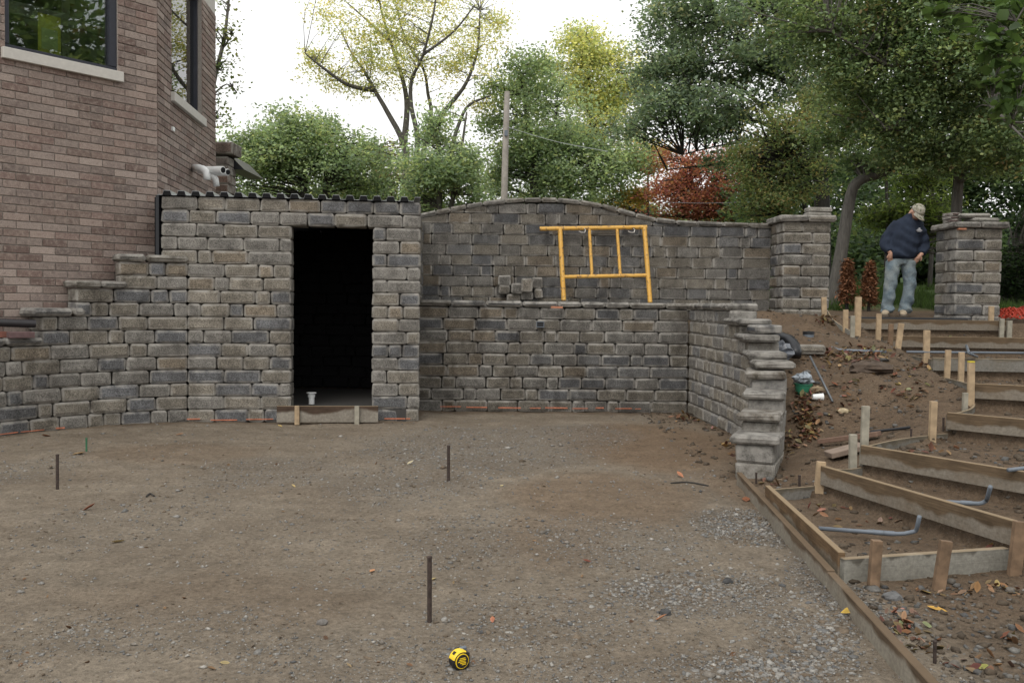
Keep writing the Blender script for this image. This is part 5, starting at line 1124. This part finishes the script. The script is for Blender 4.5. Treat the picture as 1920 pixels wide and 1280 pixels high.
PILES = [(1283, 784, 22, 6, 60), (1335, 805, 10, 4, 5), (1365, 835, 14, 5, 14), (1376, 853, 12, 4, 8), (1510, 770, 22, 40, 190), (1515, 810, 20, 22, 90), (1480, 830, 16, 20, 40), (1600, 670, 50, 12, 150), (1640, 660, 40, 8, 60), (1550, 600, 18, 10, 50), (1720, 690, 30, 10, 25), (1690, 1175, 34, 26, 50), (1720, 1210, 34, 20, 30), (1900, 1200, 24, 20, 8), (1790, 1110, 60, 10, 14), (1860, 1105, 50, 10, 18), (1580, 740, 60, 50, 60), (1700, 730, 60, 30, 40), (1440, 905, 30, 10, 14), (1540, 955, 30, 14, 12), (1850, 640, 50, 4, 40), (1640, 985, 60, 20, 8), (1750, 845, 60, 14, 14), (1850, 1250, 60, 20, 14), (1820, 1040, 60, 10, 8)]
P_, S_, Cc = [], [], []
for a, b, c, d, m_ in PILES:
    for i in range(m_):
        q = hit(rng.gauss(a, c * .6), rng.gauss(b, d * .6)); q.z += rng.uniform(0, .02 if m_ > 30 else .004); P_.append(q); S_.append(rng.uniform(.03, .085) * (.72 if q.y < 5 else 1)); Cc.append(tuple(x * rng.uniform(.7, 1.2) for x in rng.choices([p[0] for p in DRY], [p[1] for p in DRY])[0]))
for i in range(70):
    q = hit(rng.uniform(0, 1380), rng.uniform(800, 1270)); P_.append(q); S_.append(rng.uniform(.015, .045)); Cc.append(rng.choices([p[0] for p in DRY], [p[1] for p in DRY])[0])
V, Fc, cl = leafmesh(P_, S_, Cc, 5, .7, .45); tag(link('leaf_litter', rawmesh('leaf_litter', V, Fc, False, cl), M['litter']), 'brown fallen leaves lying in drifts on the soil', None, None, 'stuff')
ONE = [(221, 1017, .085, (.52, .42, .22), 'pale yellow leaf lying alone on the left of the patio'), (168, 956, .09, (.24, .09, .05), 'red-brown flat leaf on the patio below the left pin'), (148, 852, .12, (.33, .22, .11), 'tan leaf clump beside the thin green stake'),
       (86, 818, .11, (.30, .13, .06), 'orange-brown leaf at the foot of the left wall'), (337, 816, .10, (.28, .14, .07), 'brown leaf before the left wall below the shed corner'), (550, 913, .055, (.48, .36, .15), 'small yellow leaf left of the middle pin'),
       (698, 1072, .055, (.48, .24, .12), 'orange-tan curled leaf left of the foreground pin'), (924, 1164, .05, (.40, .16, .09), 'pinkish curled leaf right of the foreground pin'), (769, 870, .07, (.46, .40, .26), 'pale curled leaf left of the middle pin'),
       (941, 911, .055, (.56, .47, .25), 'cream leaf right of the middle pin'), (814, 799, .06, (.50, .38, .16), 'yellow leaf just before the low middle wall'), (1275, 894, .09, (.40, .17, .09), 'orange leaf on the brown soil right of centre'),
       (1100, 1054, .05, (.16, .045, .025), 'dark red leaf in the middle right of the patio'), (1636, 1176, .085, (.50, .33, .06), 'yellow leaf leaning on the edging board'), (1735, 1112, .09, (.46, .34, .12), 'yellow leaf beside the second front stake'), (1757, 1143, .09, (.52, .30, .06), 'orange-yellow leaf just below the second front stake'),
       (95, 878, .09, (.05, .03, .025), 'dark curled leaf beside the left pin'), (1355, 812, .09, (.09, .045, .03), 'dark brown leaf near the base of the stepped wall'), (1399, 938, .12, (.24, .09, .04), 'rust-brown leaf beside the start of the edging board'), (525, 800, .07, (.44, .32, .12), 'small yellow leaf below the doorway form board'), (1240, 1163, .06, (.30, .14, .07), 'brown leaf on the gravel beside the edging board')]
for i, (px, py, s, c, lb) in enumerate(ONE):
    p = hit(px, py); p.z += .003
    if lb.startswith('yellow leaf leaning'): p = Vector((1.53, 4.02, .02))
    V, Fc, cl = leafmesh([Vector((0, 0, 0))], [s], [c], 100 + i, .5, .2); o = link('fallen_leaf', rawmesh('fallen_leaf', V, Fc, False, cl), M['litter']); o.location = p; tag(o, lb, 'leaf', 'single fallen leaves')
for pts, lb in ((((1258, 907), (1290, 905), (1328, 912)), 'thin dark twig lying on the brown soil right of centre'), (((275, 932), (281, 927), (289, 931)), 'small dark twig on the left of the patio')):
    P_ = [hit(*q) + Vector((0, 0, .006)) for q in pts]; e = thing('twig', lb, 'twig', tuple(P_[0]), 'twigs on the patio'); MB().tube(curve(P_, 3), .007, 5).build('stem', M['bark_dark'], e)
print('P4 ok')
# ================================================================== the standing man
PX, PY, PZ = 5.47, 13.0, 0.0
base = D(1682, 587, PY); base.z = 1.285
man = thing('person', 'man in a camouflage cap, navy sweatshirt and faded jeans standing between the gate pillars', 'person', tuple(base))
def W_(x, y, z): return Vector((x, y, z))
def bake(name, mb, mat, vox, smooth_it=6, parent=man, fn=None):
    me = rawmesh(name, mb.v, mb.f); o = bpy.data.objects.new(name, me); col.objects.link(o)
    m = o.modifiers.new('r', 'REMESH'); m.mode = 'VOXEL'; m.voxel_size = vox; m.use_smooth_shade = True
    s = o.modifiers.new('s', 'SMOOTH'); s.iterations = smooth_it; s.factor = .5
    dg = bpy.context.evaluated_depsgraph_get(); dg.update(); me2 = bpy.data.meshes.new_from_object(o.evaluated_get(dg)); bpy.data.objects.remove(o)
    if fn:
        V = np.empty(len(me2.vertices) * 3, np.float32); me2.vertices.foreach_get('co', V); V = V.reshape(-1, 3); V = fn(V); me2.vertices.foreach_set('co', V.astype(np.float32).ravel())
    me2.polygons.foreach_set('use_smooth', np.ones(len(me2.polygons), bool)); me2.materials.clear(); me2.name = name
    o2 = link(name, me2, mat, parent, world=False); return o2
def oval(c, rx, ry, n=14, tilt=0.0, M3=None):
    out = [Vector((rx * math.cos(2 * math.pi * k / n), ry * math.sin(2 * math.pi * k / n), 0)) for k in range(n)]
    if M3 is not None: out = [M3 @ v for v in out]
    return [v + Vector(c) for v in out]
def denim():
    m, t, b = mat_new('faded_denim'); v = objvec(t, False); n = noise(t, v, 7, 4); n2 = noise(t, v, 90, 3)
    c = mixc(t, ramp(t, n, [(.35, 0.0), (.65, 1.0)]), (.095, .135, .165), (.20, .24, .255)); c = mixc(t, ramp(t, noise(t, v, 3.4, 3), [(.5, 0.0), (.75, .6)]), c, (.20, .195, .155))
    t.links.new(mixc(t, 1.0, c, ramp(t, n2, [(.3, .8), (.7, 1.15)]), 'MULTIPLY'), b.inputs['Base Color']); b.inputs['Roughness'].default_value = .9; bump(t, b, noise(t, v, 16, 3), .6, .03); return m
def camo():
    m, t, b = mat_new('camouflage_cloth'); v = objvec(t, False); c = mixc(t, ramp(t, noise(t, v, 22, 2), [(.47, 0.0), (.5, 1.0)]), (.24, .22, .17), (.33, .31, .26)); c = mixc(t, ramp(t, noise(t, v, 30, 2), [(.55, 0.0), (.58, 1.0)]), c, (.10, .11, .07))
    t.links.new(c, b.inputs['Base Color']); b.inputs['Roughness'].default_value = .9; return m
navy = simple('navy_fleece', (.020, .027, .044), .9, var=.25, scale=9, bmp=.5, spec=.2); skin = simple('skin', (.42, .24, .17), .55, var=.08)
# body (skin): one continuous figure under the clothes
mb = MB()
for s_, hip, knee, ank in ((-1, (-.075, .02, .82), (-.13, -.03, .45), (-.155, .03, .06)), (1, (.135, .02, .82), (.165, -.03, .45), (.125, .03, .06))):
    mb.tube(curve([hip, knee, ank], 4), [.075, .072, .066, .06, .052, .05, .046, .042, .04], 10)
mb.loft([oval((.03, .02, .78), .13, .09), oval((.05, .02, .95), .12, .085), oval((.09, .0, 1.15), .15, .10), oval((.11, -.01, 1.30), .16, .095), oval((.12, -.02, 1.38), .09, .07), oval((.14, -.05, 1.44), .055, .055), oval((.16, -.08, 1.50), .052, .055)])
for s_, sh, el, wr in ((-1, (.0, .0, 1.29), (-.17, .02, 1.05), (-.165, -.09, .90)), (1, (.235, .0, 1.27), (.35, .02, 1.03), (.275, -.10, .875))):
    mb.tube(curve([sh, el, wr], 4), [.055, .052, .047, .044, .042, .04, .036, .032, .028], 9)
hM = Matrix.Rotation(R(20), 3, 'Z') @ Matrix.Rotation(R(46), 3, 'X') @ Matrix.Rotation(R(8), 3, 'Y')
hc = Vector((.185, -.115, 1.475))
mb.ell(hc, (.074, .092, .108), 14, 10, hM); mb.ell(hc + hM @ Vector((0, -.035, -.065)), (.05, .055, .045), 10, 8, hM)       # skull and jaw
mb.ell(hc + hM @ Vector((0, -.098, -.018)), (.013, .018, .022), 8, 6, hM)                                                     # nose
for s_ in (-1, 1): mb.ell(hc + hM @ Vector((s_ * .076, .01, -.015)), (.012, .02, .03), 8, 6, hM)                             # ears
hands = []
for s_, wr, dr in ((-1, Vector((-.155, -.085, .895)), Vector((.10, .28, -1))), (1, Vector((.268, -.095, .875)), Vector((-.50, .25, -.8)))):
    dr.normalize(); sd_ = dr.cross(Vector((0, -1, 0))).normalized(); mb.tube([wr - dr * .01, wr + dr * .03, wr + dr * .075], [.025, .031, .028], 9)
    for k in range(4):
        b0 = wr + dr * .065 + sd_ * (k - 1.5) * .018; l = (.06, .07, .066, .052)[k]
        mb.tube([b0, b0 + dr * l * .55 + Vector((0, -.006, 0)), b0 + dr * l + Vector((0, .012, 0))], [.0095, .009, .0075], 6)
    th_ = wr + dr * .02 - sd_ * s_ * .03 + Vector((0, -.01, 0)); mb.tube([th_, th_ + dr * .03 - sd_ * s_ * .018, th_ + dr * .055 - sd_ * s_ * .022], [.011, .010, .008], 6)
bake('body', mb, skin, .0085, 2)
dk = simple('eye_and_brow', (.03, .022, .018), .5); bd = simple('beard_stubble', (.09, .055, .04), .9)
for s_ in (-1, 1):
    f_ = MB(); f_.ell(hc + hM @ Vector((s_ * .031, -.082, .008)), (.013, .008, .007), 8, 5, hM); o = f_.build('eye', dk, None); o.parent = man
f_ = MB(); f_.ell(hc + hM @ Vector((0, -.088, -.062)), (.022, .008, .005), 8, 5, hM); o = f_.build('mouth', simple('lips', (.3, .13, .1), .6), None); o.parent = man
f_ = MB(); f_.ell(hc + hM @ Vector((0, -.03, -.075)), (.056, .066, .038), 10, 6, hM); o = f_.build('beard', bd, None, True); o.parent = man
# sweatshirt
mb = MB()
mb.loft([oval((.035, .005, .815), .16, .125), oval((.04, -.005, .85), .205, .155), oval((.04, -.005, .90), .218, .162), oval((.06, -.005, 1.0), .222, .165), oval((.085, -.01, 1.12), .225, .165), oval((.105, -.01, 1.24), .225, .155), oval((.115, -.01, 1.33), .215, .135), oval((.125, -.02, 1.385), .15, .11), oval((.14, -.045, 1.43), .085, .085), oval((.148, -.06, 1.46), .075, .078)], True)
for sh, el, wr, rr in (((-.015, .0, 1.325), (-.185, .03, 1.06), (-.165, -.08, .915), 1), ((.245, .0, 1.305), (.365, .03, 1.03), (.285, -.09, .89), 1)):
    mb.tube(curve([sh, el, wr], 5), [.085, .09, .092, .09, .087, .085, .08, .075, .07, .062, .05], 12)
def folds(V):
    x, y, z = V[:, 0], V[:, 1], V[:, 2]; f = .010 * np.sin(z * 46 + 5 * x + 3 * np.sin(x * 9)) * (.4 + .6 * vnoise(x * 6, z * 6, 3)) + .012 * (fbm(x, z + y, 7, 3, 4) - .5)
    V[:, 1] += f * np.sign(y + .0) ; V[:, 0] += f * .5; return V
bake('sweatshirt', mb, navy, .012, 5, fn=folds)
# jeans
mb = MB(); mb.loft([oval((.03, .015, .74), .165, .11), oval((.03, .015, .82), .178, .12), oval((.035, .01, .90), .17, .115)])
for hip, knee, ank, fl in (((-.07, .01, .78), (-.12, -.02, .44), (-.135, .03, .055), 0), ((.135, .01, .78), (.16, -.02, .44), (.115, .03, .055), 1)):
    mb.tube(curve([hip, knee, ank], 6), [.105, .104, .101, .097, .093, .089, .086, .084, .084, .085, .086, .09, .09], 14)
def jf(V):
    x, y, z = V[:, 0], V[:, 1], V[:, 2]; lo = np.clip(1 - z / .35, 0, 1); f = (.006 + .014 * lo) * np.sin(z * (38 + 30 * lo) + 8 * x + 4 * vnoise(x * 8, z * 5, 6)) + .018 * (fbm(x, z + y, 8, 3, 14) - .5)
    V[:, 1] += f * np.sign(y); V[:, 0] += f * .7; return V
bake('jeans', mb, denim(), .011, 4, fn=jf)
# boots
bt = simple('tan_boot', (.33, .27, .19), .8, var=.2); sol = simple('boot_sole', (.12, .10, .08), .9)
for x, ang in ((-.15, 28), (.09, 20)):
    Mz = Matrix.Rotation(R(-ang), 3, 'Z'); mb = MB(); rings = []
    for yy, w_, h_ in ((.10, .035, .08), (.07, .045, .10), (.0, .05, .105), (-.06, .050, .085), (-.12, .052, .065), (-.17, .046, .055), (-.195, .025, .035)):
        rings.append([Mz @ Vector((w_ * math.cos(q), yy, max(0, .012 + h_ * .5 + h_ * .5 * math.sin(q)))) + Vector((x, .02, 0)) for q in [2 * math.pi * k / 12 for k in range(12)]])
    o = mb.loft(rings).build('boot', bt, None, True); o.parent = man
    mb = MB(); rings = [[Mz @ Vector((w_ * sx, yy, zz)) + Vector((x, .02, 0)) for sx, zz in ((-1, 0), (1, 0), (1, .022), (-1, .022))] for yy, w_ in ((.105, .035), (.06, .05), (-.05, .052), (-.13, .055), (-.18, .046), (-.205, .02))]
    s_ = mb.loft(rings).build('sole', sol, None); s_.parent = o
# cap with brim, small chest print
cm = camo(); mb = MB(); rings = []
for i in range(7):
    th_ = math.pi / 2 * i / 6.4; rings.append([hc + hM @ Vector((.088 * math.cos(th_) * math.cos(q), .105 * math.cos(th_) * math.sin(q) + .0, .018 + .112 * math.sin(th_))) for q in [2 * math.pi * k / 18 for k in range(18)]])
cap = mb.loft(rings).build('cap', cm, None, True); cap.parent = man
mb = MB(); top, bot = [], []
for i in range(9):
    q = math.pi * (1.12 + .76 * i / 8); inner = Vector((.087 * math.cos(q), .104 * math.sin(q), .024)); outer = Vector((.094 * math.cos(q) * 1.02, .104 * math.sin(q) - .085 * math.sin(math.pi * (i + .6) / 9.2), .006 - .02 * abs(math.cos(q))))
    top.append((inner, outer))
vs_ = [hc + hM @ v for pr3 in top for v in pr3] + [hc + hM @ (v - Vector((0, 0, .006))) for pr3 in top for v in pr3]; fs = []
for i in range(8): a = 2 * i; fs += [[a, a + 2, a + 3, a + 1], [18 + a, 18 + a + 1, 18 + a + 3, 18 + a + 2], [a + 1, a + 3, 18 + a + 3, 18 + a + 1]]
o = mb.add(vs_, fs).build('brim', cm, None, True); o.parent = cap
pt_ = simple('pale_print', (.40, .40, .42), .8)
for (x, z, w_, h_) in ((.20, 1.225, .045, .008), (.20, 1.212, .075, .01), (.20, 1.24, .02, .014), (.20, 1.197, .05, .006)):
    o = MB().box((x, -.178 + .08 * (1.26 - z) * 0, z), (w_, .03, h_)).build('chest_print', pt_, None); o.parent = man
print('P5 ok', len(bpy.data.objects), sum(len(m.polygons) for m in bpy.data.meshes))
